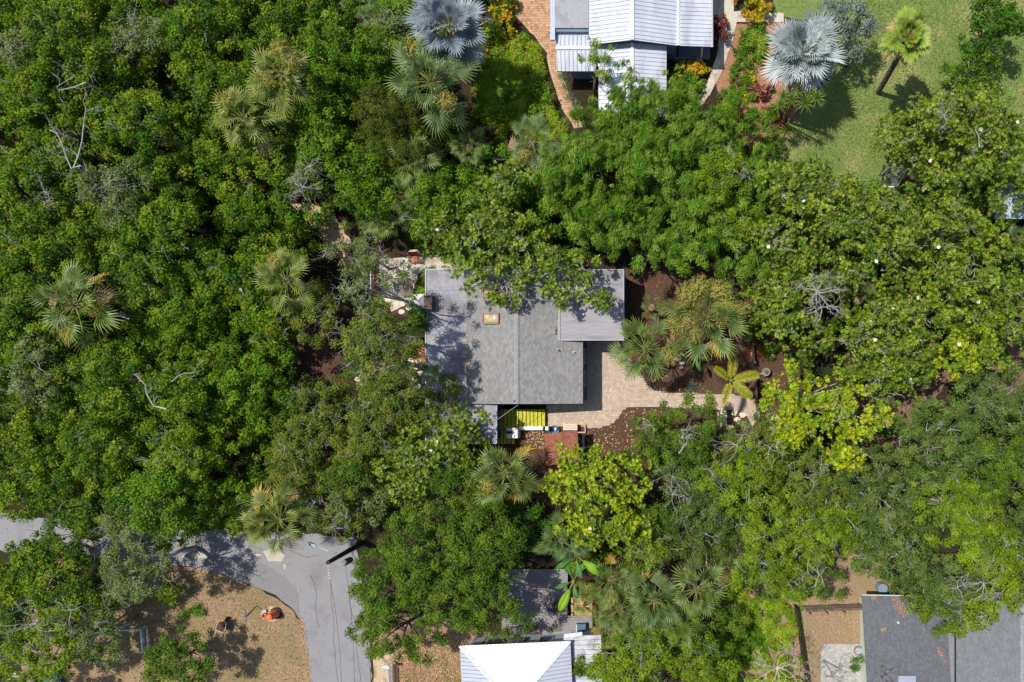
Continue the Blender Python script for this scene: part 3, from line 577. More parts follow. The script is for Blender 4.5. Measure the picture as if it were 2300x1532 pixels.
def lounge(px, py, rz, label):
    t = empty('patio_chair', G(px, py) + Vector((0,0,.42)), label, 'chair', 'black metal patio chairs'); o = wl(t)
    rot = Matrix.Translation(o) @ Matrix.Rotation(rz, 4, 'Z'); P = lambda x, y, z: rot @ Vector((x, y, z))
    for s in (-1, 1):
        mb = MB(); mb.tube([P(s*.36,-.42,0), P(s*.36,-.34,.4), P(s*.36,.1,.42), P(s*.36,.4,.9)], .022, 6); mb.build('side_frame', BLK, t)
        mb = MB(); mb.box(P(s*.36,-.1,.55), (.07,.55,.03), rz); mb.build('armrest', mat('rusty_arm', lin(130,92,72), lin(160,120,96), .7, 8), t)
        mb = MB(); mb.tube([P(s*.34,-.36,.4), P(s*.34,-.36,0)], .02, 6); mb.tube([P(s*.34,.3,.5), P(s*.34,.38,0)], .02, 6); mb.build('leg', BLK, t)
    for i in range(6):
        mb = MB(); mb.box(P(0,-.36+.1*i,.38), (.7,.045,.02), rz); mb.build('slat', BLK, t)
    for i in range(5):
        mb = MB(); mb.box(P(0,.17+.055*i,.46+.1*i), (.7,.045,.03), rz); mb.build('slat', BLK, t)
lounge(1169, 1406, R(4), 'black slatted metal patio chair partly under the oak, left one of the pair'); lounge(1199, 1404, R(-3), 'black slatted metal patio chair in the open, right one of the pair'); lounge(1256, 1352, R(200), 'black metal patio chair under the banana leaf')
t = empty('lounge_table', G(1240,1352)+Vector((0,0,.42)), 'small black table beside the patio chair under the banana leaf', 'table')
c = G(1241,1354); mb = MB(); mb.lathe((c.x,c.y,.85), [(.26,0),(.26,.03)], 12); mb.build('table_top', BLK, t)
for a in range(3):
    mb = MB(); mb.tube([(c.x+.2*math.cos(a*2.1),c.y+.2*math.sin(a*2.1),.42),(c.x+.1*math.cos(a*2.1),c.y+.1*math.sin(a*2.1),.85)], .015, 5); mb.build('leg', BLK, t)
# ---- dark shingled house at the lower right
dh = empty('dark_shingle_house', G(2080,1450), 'house with dark grey shingle roof and pale left wall at the lower right', 'house')
DG = [lin(104,106,110), lin(108,110,115), lin(101,103,108), lin(112,114,118)]
h5 = 2.7; a, b = W(1936,1337,h5), W(2139,1337,h5); c_, d_ = W(2139,1660,h5), W(1955,1660,h5)
v = lambda p, z: Vector((p.x, p.y, z)); ox = Vector((.0,0,0))
r1 = slab('roof', [v(a,h5), v(b,h5+.35), v(c_,h5+.35), v(d_,h5)], .1, MT['roof_edge'], dh)
shingles(r1, v(d_,h5+.002), v(a,h5+.002), v(b,h5+.352), v(c_,h5+.352), DG, .12, .2)
a2, b2 = W(2143,1330,h5+.3), W(2292,1330,h5+1.3)
c2_, d2_ = W(2292,1660,h5+1.3), W(2143,1660,h5+.3)
r2 = slab('roof', [v(a2,h5+.3), v(b2,h5+1.3), Vector((b2.x,c2_.y,h5+1.3)), Vector((a2.x,c2_.y,h5+.3))], .1, MT['roof_edge'], dh)
shingles(r2, Vector((a2.x,c2_.y,h5+.302)), v(a2,h5+.302), v(b2,h5+1.302), Vector((b2.x,c2_.y,h5+1.302)), [lin(122,124,129), lin(127,129,134), lin(118,120,125)], .12, .2)
r3 = slab('roof', [v(b2,h5+1.3)+Vector((.01,0,0)), v(b2,h5+.4)+Vector((5,0,0)), Vector((b2.x+5,c2_.y,h5+.4)), Vector((b2.x+.01,c2_.y,h5+1.3))], .1, MT['roof_edge'], dh)
shingles(r3, v(b2,h5+.402)+Vector((5,0,0)), Vector((b2.x+5,c2_.y,h5+.402)), Vector((b2.x+.01,c2_.y,h5+1.302)), v(b2,h5+1.302), [lin(150,152,156), lin(160,162,166)], .15, .24)
bar('valley_flashing', v(b,h5+.37)+Vector((.03,0,0)), v(c_,h5+.37)+Vector((.03,0,0)), .1, MT['black_pipe'], dh, .03)
bar('fascia', v(a,h5-.02)+Vector((0,.03,0)), v(b,h5+.33)+Vector((0,.03,0)), .05, mat('pale_green_trim', lin(196,206,198), lin(210,218,212), .6, 3), dh, .06)
ga, gb = G(1931,1330), G(1934,1640); g2 = Vector((W(2139,0,h5).x, ga.y-.55, 0))
mb = MB(); mb.box(((ga.x+g2.x)/2+.02, (ga.y+gb.y)/2-.3, h5/2-.06), (g2.x-ga.x, ga.y-gb.y, h5-.12)); mb.build('wall', mat('pale_green_wall', lin(206,210,192), lin(218,222,206), .7, 3), dh)
mb = MB(); mb.box((b2.x-.3, (a2.y+c2_.y)/2-.2, 1.4), (9.4, a2.y-c2_.y-.5, 2.8)); mb.build('wall', MT['pale_green_wall'], dh)
mb = MB(); c = W(2035,1524,2.9); mb.box((c.x, c.y, 3.02), (1.1,.5,.2)); mb.build('roof_vent_box', mat('grey_box', lin(150,158,170), lin(164,170,182), .5, 3), dh)
vent(2017, 1398, 2.85, .04, .2, TRIMW, dh)
ORL = [lin(184,124,84), lin(168,112,76), lin(196,144,104)]
scatter('roof_leaves', [(2096,1452),(2104,1448),(2140,1495),(2132,1508)], 170, .08, ORL, z=.33, h=2.7, label='line of orange leaves across the dark shingle roof')
scatter('roof_leaves', [(1952,1338),(1976,1339),(1974,1350),(1958,1346)], 90, .08, ORL, z=.06, h=2.7, label='small heap of leaves at the upper left corner of the dark roof')
scatter('roof_leaves', [(1999,1338),(2018,1340),(2046,1385),(2028,1386),(2002,1358)], 190, .08, ORL, z=.18, h=2.7, label='orange leaves along the tree edge on the dark roof')
scatter('roof_leaves', [(1978,1407),(1990,1409),(1987,1418),(1979,1416)], 60, .07, TAN, z=.12, h=2.7, label='tan leaf pile in the open on the dark roof')
mb = MB(); mb.lathe(G(1976,1316), [(.34,0),(.34,.75),(.3,.78),(.05,.78)], 16); prop(mb.build('air_conditioner', mat('ac_grey', lin(120,136,156), lin(136,150,168), .5, 4)), 'round grey blue unit half under the oak above the dark shingle roof', 'air conditioner')
# fences of its yard
WOODG = mat('old_fence_wood', lin(96,80,70), lin(132,114,102), .85, 8, .3)
fn = empty('rail_fence', G(1870,1358), 'leaning brown wooden rail fence running left from the dark roof corner', 'fence')
for i, (z, oy) in enumerate(((.35,-.04),(.7,0),(1.05,.02),(1.4,.05),(1.75,.06))):
    a, b = G(1800,1358), G(1932,1353); mb = MB(); mb.tube([(a.x, a.y+oy, z), ((a.x+b.x)/2, (a.y+b.y)/2+oy+.02, z-.03), (b.x, b.y+oy, z)], .04, 5); mb.build('rail', WOODG, fn)
for px in (1808, 1845, 1882, 1929):
    c = G(px, 1360-(px-1800)*.04); mb = MB(); mb.box((c.x, c.y-.02, .95), (.1,.1,1.9), tilt=(0,.05,0)); mb.build('post', WOODG, fn)
fn2 = empty('board_fence', G(1800,1440), 'dark vertical board fence along the left side of the fenced yard', 'fence')
a, b = G(1783,1358), G(1813,1560)
for i in range(38):
    p = a.lerp(b, i/37); mb = MB(); mb.box((p.x, p.y, .55+float(rng.uniform(-.03,.03))), (.03,.15,1.1), math.atan2((b-a).y,(b-a).x)-math.pi/2); mb.build('board', mat('dark_fence_wood', lin(60,48,42), lin(86,70,62), .85, 8), fn2)
t = empty('barrel_planter', G(1925,1458), 'round wooden half barrel planter at the corner of the concrete pad', 'planter')
mb = MB(); mb.lathe(G(1925,1458), [(.22,0),(.3,.4),(.25,.4),(.24,.34)], 16); mb.build('tub', WOODG, t); mb = MB(); mb.lathe(G(1925,1458)+Vector((0,0,.3)), [(.3,0),(.31,.05)], 16); mb.build('hoop', PIPE, t)
# ---- roof at the right edge
rh = empty('right_edge_house', G(2290,450), 'pale blue grey metal roof at the right edge half under the trees', 'house')
a, b = W(2236,410,2.8), W(2400,492,2.6)
o = slab('roof', [(a.x,a.y,2.9),(b.x,a.y,2.9),(b.x,b.y,2.6),(a.x,b.y,2.6)], .1, MT['roof_edge'], rh); seam_roof(o, [(a.x,a.y,2.94),(b.x,a.y,2.94),(b.x,b.y,2.64),(a.x,b.y,2.64)], (0,1,.1), .36, mat('blue_grey_roof', lin(160,170,184), lin(180,188,200), .5, 2))
mb = MB(); mb.box(((a.x+b.x)/2+.4, (a.y+b.y)/2+.25, 1.25), (b.x-a.x-.5, a.y-b.y-.5, 2.5)); mb.build('wall', mat('brown_wall', lin(80,60,52), lin(94,74,64), .8, 3), rh)
# ---- soccer goal
t = empty('soccer_goal', G(1995,403), 'white framed soccer goal with grey net at the edge of the lawn', 'goal')
for nm, pts in (('crossbar', [(1980,392,1.5),(2022,394,1.5)]), ('goal_post', [(2022,394,1.5),(2022,394,0)]), ('goal_post', [(1980,392,1.5),(1980,392,0)]), ('side_bar', [(2022,394,1.5),(2016,418,.02)]), ('side_bar', [(1980,392,1.5),(1980,421,.02)]), ('ground_bar', [(1980,421,.05),(2016,420,.05)])):
    mb = MB(); mb.tube([G(*p[:2])+Vector((0,0,p[2])) for p in pts], .05, 7); mb.build(nm, TRIMW, t)
mb = MB(); A_, B_, C_, D_ = [G(*p[:2])+Vector((0,0,p[2])) for p in ((1980,392,1.5),(2022,394,1.5),(2016,419,.04),(1980,420,.04))]
for i in range(13): mb.tube([A_.lerp(B_, i/12), D_.lerp(C_, i/12)], .008, 3, False)
for i in range(11): mb.tube([A_.lerp(D_, i/10), B_.lerp(C_, i/10)], .008, 3, False)
prop(mb.build('net', mat('net_grey', lin(170,176,186), rough=.8), t), kind='stuff')
# ---- patio furniture left of the cottage
SLATW = mat('slat_wood', lin(104,94,82), lin(158,146,128), .8, 10)
t = empty('slatted_lounger', G(920,648), 'weathered grey slatted wooden lounger on the patio left of the flat roof', 'lounger')
p0 = G(913,645)+Vector((0,0,.38)); rz = R(14); rot = Matrix.Translation(p0) @ Matrix.Rotation(rz, 4, 'Z')
for i in range(9):
    mb = MB(); c = rot @ Vector((-.32+.08*i, 0, 0)); mb.box(c, (.05, 1.25, .03), rz); mb.build('slat', SLATW, t)
for y in (-.58, 0, .58):
    mb = MB(); c = rot @ Vector((0, y, -.035)); mb.box(c, (.72, .06, .035), rz); mb.build('crossbar', SLATW, t)
for x in (-.32, .32):
    for y in (-.5, .5): mb = MB(); c = rot @ Vector((x, y, -.215)); mb.box(c, (.05,.05,.32), rz); mb.build('leg', SLATW, t)
mb = MB(); c = rot @ Vector((.0, .5, .03)); mb.box(c, (.2,.14,.03), rz); mb.build('cushion_strap', MT['black_pipe'], t)
t = empty('patio_mat', G(895,650), 'grey outdoor rug lying left of the slatted lounger', 'rug'); mb = MB(); c = G(896,648); mb.box((c.x, c.y, .066), (.62, 1.5, .02), rz); prop(mb.build('rug', mat('grey_rug', lin(130,122,122), lin(160,152,150), .95, 12), t))
REDW = mat('red_wood', lin(150,80,56), lin(176,104,76), .7, 8)
t = empty('red_garden_bench', G(934,580)+Vector((0,0,.05)), 'red wooden garden bench at the top of the patio', 'bench'); c = G(936,584)
for i in range(5): mb = MB(); mb.box((c.x, c.y-.02-.08*i+.16, .45), (.68,.06,.03)); mb.build('slat', REDW, t)
for i in range(4): mb = MB(); mb.box((c.x, c.y+.27+.02*i, .52+.1*i), (.68,.03,.07)); mb.build('slat', REDW, t)
for x in (-.3,.3):
    mb = MB(); mb.box((c.x+x, c.y+.24, .45), (.05,.05,.8)); mb.box((c.x+x, c.y-.2, .25), (.05,.05,.4)); mb.build('leg', REDW, t)
    mb = MB(); mb.box((c.x+x, c.y, .62), (.06,.5,.03)); mb.build('armrest', MT['dark_fence_wood'], t)
mb = MB(); c = G(937,569); mb.prism([G(921,573)+Vector((0,0,.5)), G(952,573)+Vector((0,0,.5)), G(944,564)+Vector((0,0,.5)), G(926,564)+Vector((0,0,.5))], .5); prop(mb.build('stone_ledge', STONEM), 'pale trapezoid stone ledge behind the red garden bench', 'ledge')
t = empty('timber_trellis', G(854,640), 'brown and white timber trellis along the left side of the patio', 'trellis')
for px, m_ in ((849, TRIMW), (855, REDW)):
    a, b = G(px,615), G(px+1,655)
    for k in range(6): mb = MB(); mb.box((a.x, a.y+(b.y-a.y)*(k+.5)/6, .6), (.05,.16,1.2)); mb.build('board', m_, t)
mb = MB()
for px, py, px2, py2 in ((900,573,1010,570),): a, b = G(px,py), G(px2,py2); mb.tube([a+Vector((0,0,.9)), b+Vector((0,0,.9))], .03, 5); mb.tube([a+Vector((0,0,.4)), b+Vector((0,0,.4))], .03, 5); [mb.tube([a.lerp(b,i/4), a.lerp(b,i/4)+Vector((0,0,1))], .03, 5) for i in range(5)]
prop(mb.build('patio_rail', MT['dark_fence_wood']), 'dark thin rail fence along the top edge of the patio slab', 'fence')
# ---- fence, urn, pots on the right of the lot
fn3 = empty('garden_fence', G(1692,850), 'grey board garden fence running down right of the foxtail palm', 'fence')
for i in range(40):
    py = 775 + 3.7*i
    if 818 < py < 850: continue
    c = G(1687+(py-775)*.08, py); mb = MB(); mb.box((c.x, c.y, .55+float(rng.uniform(-.02,.02))), (.05,.095,1.1), .05); mb.build('board', WOODG, fn3)
for py in (775, 850, 920): c = G(1690+(py-775)*.08, py); mb = MB(); mb.box((c.x, c.y, .6), (.12,.12,1.25)); mb.build('post', WOODG, fn3)
def bowl(name, px, py, prof, m, label, cat, parts=()):
    t = empty(name, G(px,py), label, cat); mb = MB(); mb.lathe(G(px,py), prof, 20); mb.build('bowl', m, t)
    for nm, pr, mm in parts: mb = MB(); mb.lathe(G(px,py), pr, 20); mb.build(nm, mm, t)
CONC = mat('aged_concrete', lin(140,134,126), lin(172,166,156), .9, 10, .3)
bowl('fountain', 1718, 836, [(.15,0),(.17,.4),(.27,.55),(.27,.62),(.22,.62),(.19,.5)], CONC, 'round grey stone fountain basin with dark centre on the right mulch', 'fountain', (('water_dish', [(.13,.55),(.14,.66),(.10,.66),(.08,.62)], mat('dark_dish', lin(90,78,76), lin(110,98,94), .5, 6)), ('finial', [(.04,.6),(.045,.78),(.01,.82)], CONC)))
bowl('plant_pot', 1694, 814, [(.09,0),(.12,.25),(.125,.28),(.09,.28)], TRIMW, 'small white round pot beside the garden fence', 'pot')
bowl('clay_pot', 1690, 795, [(.1,0),(.14,.28),(.12,.28)], CONC, 'small grey pot at the top end of the garden fence', 'pot')
# rocks near the beds
for i, (px, py, r, lab) in enumerate(((1522,806,9,'pale jagged rock at the edge of the fan palm on the right bed'),(1532,815,7,'small whitish rock below the jagged pale rock'),(1526,798,5,'tiny pale rock above the jagged pale rock'),(1672,852,5,'pink pale stone left of the garden fence'),(1530,825,5,'grey pink stone at the shade edge of the right bed'),(1735,800,5,'single tan stone on the mulch right of the orange bromeliads'))):
    me = bpy.data.meshes.new('rock'); bm = bmesh.new(); bmesh.ops.create_icosphere(bm, subdivisions=2, radius=1)
    for vv in bm.verts: vv.co = Vector((vv.co.x*r*S, vv.co.y*r*S*.7, vv.co.z*r*S*.6))*float(rng.uniform(.8,1.2))
    bm.to_mesh(me); bm.free(); me.materials.append(STONEM); o = link('rock', me, None, G(px,py)+Vector((0,0,r*S*.25))); prop(o, lab, 'rock')
# ---- street corner: pole, drum, hydrant, wheelbarrow, sprinkler
pole = empty('utility_pole', G(815,1218), 'dark wooden utility pole carrying a grey transformer and a street light arm', 'utility pole')
g0 = G(815,1219); top = W(736,1264,6.2); tv = Vector((top.x, top.y, 6.2))
# pole stands nearly upright; its top is seen down and left of the foot
mb = MB(); mb.tube([g0, g0.lerp(tv,.5), tv], [.17,.15,.12], 10); mb.build('shaft', mat('creosote_wood', lin(52,42,36), lin(74,62,54), .8, 12, .3, stretch=(1,1,.2)), pole)
def onp(t): return g0.lerp(tv, t)
c = onp(.62)+Vector((.33,-.42,0)); mb = MB(); mb.lathe((c.x, c.y, c.z-.4), [(.18,0),(.2,.05),(.2,.8),(.17,.88),(.05,.92)], 14); tr = mb.build('transformer', mat('transformer_grey', lin(90,98,106), lin(110,118,126), .4, 4), pole)
for k in range(3): mb = MB(); mb.lathe((c.x-.1+.1*k, c.y-.05, c.z+.5), [(.035,0),(.05,.05),(.03,.08),(.05,.12),(.02,.2)], 8); mb.build('bushing', STONEM, tr)
p = onp(.6); e = W(712,1227,4.3); e2_ = W(697,1222,4.35); mb = MB(); mb.tube([p, p.lerp(e,.5)+Vector((0,0,.25)), e], .03, 6); mb.build('lamp_arm', mat('galvanised', lin(176,186,196), lin(192,200,208), .4, 4), pole)
mb = MB(); ax = (e2_-e).normalized(); mb.lathe(e, [(.03,0),(.09,.1),(.13,.3),(.13,.45),(.08,.56),(.02,.6)], 12, ax); lh = mb.build('lamp_head', mat('lamp_white', lin(226,230,236), lin(234,238,242), .4, 4), pole)
cc = e+ax*.38+Vector((0,0,.12)); mb = MB(); mb.lathe(cc, [(.04,0),(.04,.06)], 8); mb.build('photocell', BLK, lh)
mb = MB(); q0 = W(737,1268,6.2); q1 = W(741,1300,6.1)
for k in range(5): mb.lathe(q0.lerp(q1, k/5+.1), [(.03,0),(.075,.03),(.03,.06)], 8, (q1-q0).normalized())
mb.build('insulator', mat('porcelain', lin(214,206,222), lin(228,222,232), .3, 4), pole)
mb = MB(); mb.tube([onp(.4), onp(.4)+Vector((.35,-.3,.2)), onp(.55)+Vector((.7,-.55,0)), onp(.62)+Vector((.5,-.6,-.3))], .015, 5); mb.build('service_cable', BLK, pole)
for i, (x0_, y0_, x1_, y1_) in enumerate(((741,1300,768,1640),(775,1262,795,1640),(790,1240,840,1640))):
    a = W(x0_,y0_,6.1-.5*i); b = W(x1_,y1_,6.2-.5*i); mb = MB(); mb.tube([a.lerp(b,k/8)-Vector((0,0,.5*4*(k/8)*(1-k/8))) for k in range(9)], .010, 4); prop(mb.build('power_line', BLK), ['leftmost thin overhead wire running down above the road','middle thin overhead wire running down above the road','rightmost thin overhead wire running down above the road'][i], 'power line', 'wires above the road')
a = W(1020,1010,4.6); b = W(1163,910,3.3); mb = MB(); mb.tube([W(905,1120,3.6), W(960,1065,3.5), W(1020,1010,3.4), b], .014, 5); prop(mb.build('service_drop', mat('pale_cable', lin(170,166,160), rough=.6)), 'pale twisted service cable reaching the cottage gable over the lime deck', 'power line')
ORG = mat('orange_plastic', lin(216,86,40), lin(228,104,56), .45, 3)
t = empty('traffic_drum', G(619,1378), 'orange traffic drum standing on a black rubber ring in the dry yard', 'traffic drum'); c = G(621,1377)
mb = MB(); mb.lathe(c, [(.42,0),(.40,.09),(.27,.1),(.27,.02)], 20); mb.build('rubber_base', mat('black_rubber', lin(40,46,58), rough=.8), t)
mb = MB(); mb.lathe(c, [(.29,.03),(.27,.3),(.275,.32),(.26,.34),(.24,.6),(.25,.62),(.23,.64),(.21,.88),(.2,.92),(.03,.93)], 18); mb.build('body', ORG, t)
for z in (.38,.68): mb = MB(); mb.lathe(c+Vector((0,0,z)), [(.262-(z-.38)*.1,0),(.245-(z-.38)*.1,.13)], 18); mb.build('reflective_band', mat('band_dull_orange', lin(196,110,84), lin(206,124,96), .4, 4), t)
mb = MB(); mb.box((c.x, c.y, .95), (.3,.06,.07), .5); mb.build('handle', mat('pale_orange', lin(236,140,100), rough=.5), t)
mb = MB(); cp = wobble([G(*q_) for q_ in ((600,1366),(608,1361),(622,1362),(630,1372),(629,1388),(618,1396),(604,1396))], .02); [setattr(p_, 'z', .02) for p_ in cp]; mb.prism(cp, .012); prop(mb.build('sand_ring', SAND), kind='structure')
t = empty('fire_hydrant', G(597,1378), 'small orange hydrant with white caps left of the traffic drum', 'hydrant'); c = G(598,1379)
mb = MB(); mb.lathe(c, [(.12,0),(.12,.05),(.08,.06),(.08,.45),(.13,.47),(.12,.55),(.05,.62)], 12); mb.build('barrel', ORG, t)
for dx, dy in ((.12,.06),(-.1,.1),(.02,-.14)): mb = MB(); mb.lathe(c+Vector((dx*.6,dy*.6,.36)), [(.05,0),(.055,.1),(.03,.12)], 8, Vector((dx,dy,0)).normalized()); mb.build('cap', TRIMW, t)
mb = MB(); mb.box((c.x-.05,c.y+.22,.12), (.3,.2,.14), .3); mb.build('meter_lid', mat('lid_grey', lin(170,166,172), lin(190,186,190), .6, 8), t)
t = empty('wheelbarrow', G(509,1403), 'wheelbarrow full of brown mulch with pale handles on the dry yard', 'wheelbarrow')
p0 = G(509,1402); rot = Matrix.Translation(p0) @ Matrix.Rotation(R(-17), 4, 'Z'); P = lambda x, y, z: rot @ Vector((x, y, z))
outl = [(-.27,-.3),(-.31,0),(-.25,.33),(-.12,.42),(.12,.42),(.25,.33),(.31,0),(.27,-.3)]
mb = MB(); to = [P(x,y,.6) for x, y in outl]; bo = [P(x*.7,y*.7,.3) for x, y in outl]; n = 8
mb.add(to+bo, [(i,(i+1)%n,(i+1)%n+n,i+n) for i in range(n)]+[tuple(range(n,2*n))]); mb.build('tray', mat('tray_brown', lin(120,88,76), lin(140,106,92), .6, 8), t)
mb = MB(); mb.add([P(x*.94,y*.94,.57) for x, y in outl]+[P(0,0,.66)], [(i,(i+1)%n,n) for i in range(n)]); mb.build('mulch_load', MULCH, t)
RIM = mat('pale_rim', lin(216,196,168), lin(228,212,190), .5, 6)
mb = MB(); mb.tube(to+[to[0]], .02, 6, False); mb.build('rim', RIM, t)
for s in (-1,1): mb = MB(); mb.tube([P(s*.24,-.3,.58), P(s*.27,-.95,.62)], .022, 6); mb.build('handle', RIM, t); mb = MB(); mb.tube([P(s*.2,-.2,.35), P(s*.22,-.3,0)], .018, 5); mb.build('leg', RIM, t)
mb = MB(); mb.lathe(P(-.05,.4,.19), [(.12,0),(.19,.02),(.19,.08),(.12,.1)], 14, (rot.to_3x3() @ Vector((1,0,0)))); mb.build('wheel', MT['black_rubber'], t)
t = empty('lawn_sprinkler', G(551,1384), 'pale blue green cross shaped sprinkler on a stake with black hose in the dry yard', 'sprinkler'); c = G(551,1385)
for a in range(4): mb = MB(); mb.tube([c+Vector((0,0,.25)), c+Vector((.38*math.cos(a*1.571+.05), .38*math.sin(a*1.571+.05), .03))], .022, 5); mb.build('leg', mat('pale_teal', lin(130,158,158), lin(150,174,174), .5, 4), t)
mb = MB(); mb.tube([c+Vector((0,0,.2)), G(566,1371)+Vector((0,0,.05)), G(577,1361)+Vector((0,0,.03)), G(586,1367)+Vector((0,0,.03))], .03, 5); mb.build('hose', BLK, t)
mb = MB(); mb.lathe(G(880,1485)+Vector((0,0,1.0)), [(.09,0),(.1,.03),(.1,.42),(.09,.45)], 12, Vector((1,-.05,0))); 
t = empty('mailbox', G(886,1484), 'white mailbox on a post beside the road at the top of the white railing', 'mailbox')
c = G(884,1484); mb = MB(); mb.lathe((c.x-.28,c.y,1.1), [(.09,0),(.1,.03),(.1,.42),(.09,.45)], 12, Vector((1,-.05,0))); mb.build('box', TRIMW, t)
mb = MB(); mb.box((c.x, c.y, .5), (.07,.07,1.0)); mb.build('post', TRIMW, t)
t = empty('picket_fence', G(886,1520), 'white picket fence running down from the mailbox with striped shadow', 'fence')
for i in range(26):
    p = G(882+.12*i, 1492+2.9*i); mb = MB(); mb.box((p.x, p.y, .5), (.025,.05,1.0)); mb.build('picket', TRIMW, t)
a, b = G(882,1490), G(886,1570)
for z in (.3,.92): mb = MB(); mb.tube([a+Vector((0.03,0,z)), b+Vector((0.03,0,z))], .03, 5); mb.build('rail', TRIMW, t)
t = empty('white_rail_fence', G(333,1430), 'grey and white corner fence rails under the shrubs of the dry yard', 'fence')
for px, wd, mm in ((330,.12,TRIMW),(334,.14,mat('dull_grey_rail', lin(120,124,132), lin(140,144,150), .6, 4)),(343,.06,RIM)):
    a, b = G(px,1406), G(px+4,1458); mb = MB(); mb.box(((a.x+b.x)/2,(a.y+b.y)/2,.55), (wd,a.y-b.y,.06), R(4)); mb.build('rail', mm, t)
a, b = G(205,1406), G(338,1405); mb = MB(); mb.tube([a+Vector((0,0,.9)), b+Vector((0,0,.9))], .04, 6); mb.build('rail', TRIMW, t)
for px, py in ((330,1406),(336,1455),(260,1406),(205,1406)): c = G(px,py); mb = MB(); mb.box((c.x,c.y,.45), (.09,.09,.9)); mb.build('post', TRIMW, t)
me_ = wobble([G(*q_) for q_ in ((92,1512),(135,1503),(142,1520),(150,1560),(90,1560))], .03); [setattr(p_, 'z', .35+float(rng.uniform(-.02,.02))) for p_ in me_]
mb = MB(); mb.prism(me_, .3); prop(mb.build('blue_tarp', mat('blue_tarp', lin(30,86,158), lin(60,116,184), .5, 5, .4)), 'bright blue tarp under the tree in the lower left corner', 'tarp')
mb = MB(); mb.lathe(G(702,1124)+Vector((0,0,.2)), [(.3,0),(.34,.1),(.2,.16)], 12); prop(mb.build('wrapped_bundle', mat('pale_violet', lin(150,158,190), lin(176,182,208), .6, 5)), 'small pale violet bundle on the ground under the trees above the road', 'bundle')
# ---------------------------------------------------------------- foliage
def poly_mesh(name, V, C, m, origin=(0,0,0)):       # V (N,k,3) leaves of k corners
    n, k = V.shape[:2]; me = bpy.data.meshes.new(name); V = (V - np.array(origin)).reshape(-1, 3).astype('f')
    me.vertices.add(n*k); me.loops.add(n*k); me.polygons.add(n)
    me.vertices.foreach_set('co', V.ravel()); me.loops.foreach_set('vertex_index', np.arange(n*k, dtype='i'))
    me.polygons.foreach_set('loop_start', np.arange(0, n*k, k, dtype='i')); me.update(calc_edges=True)
    a = me.color_attributes.new('tint', 'FLOAT_COLOR', 'POINT')
    a.data.foreach_set('color', np.concatenate([np.repeat(C, k, 0), np.ones((n*k, 1))], 1).astype('f').ravel())
    me.materials.append(m); return me
def cols(*a): return np.array([lin(*c) for c in a])
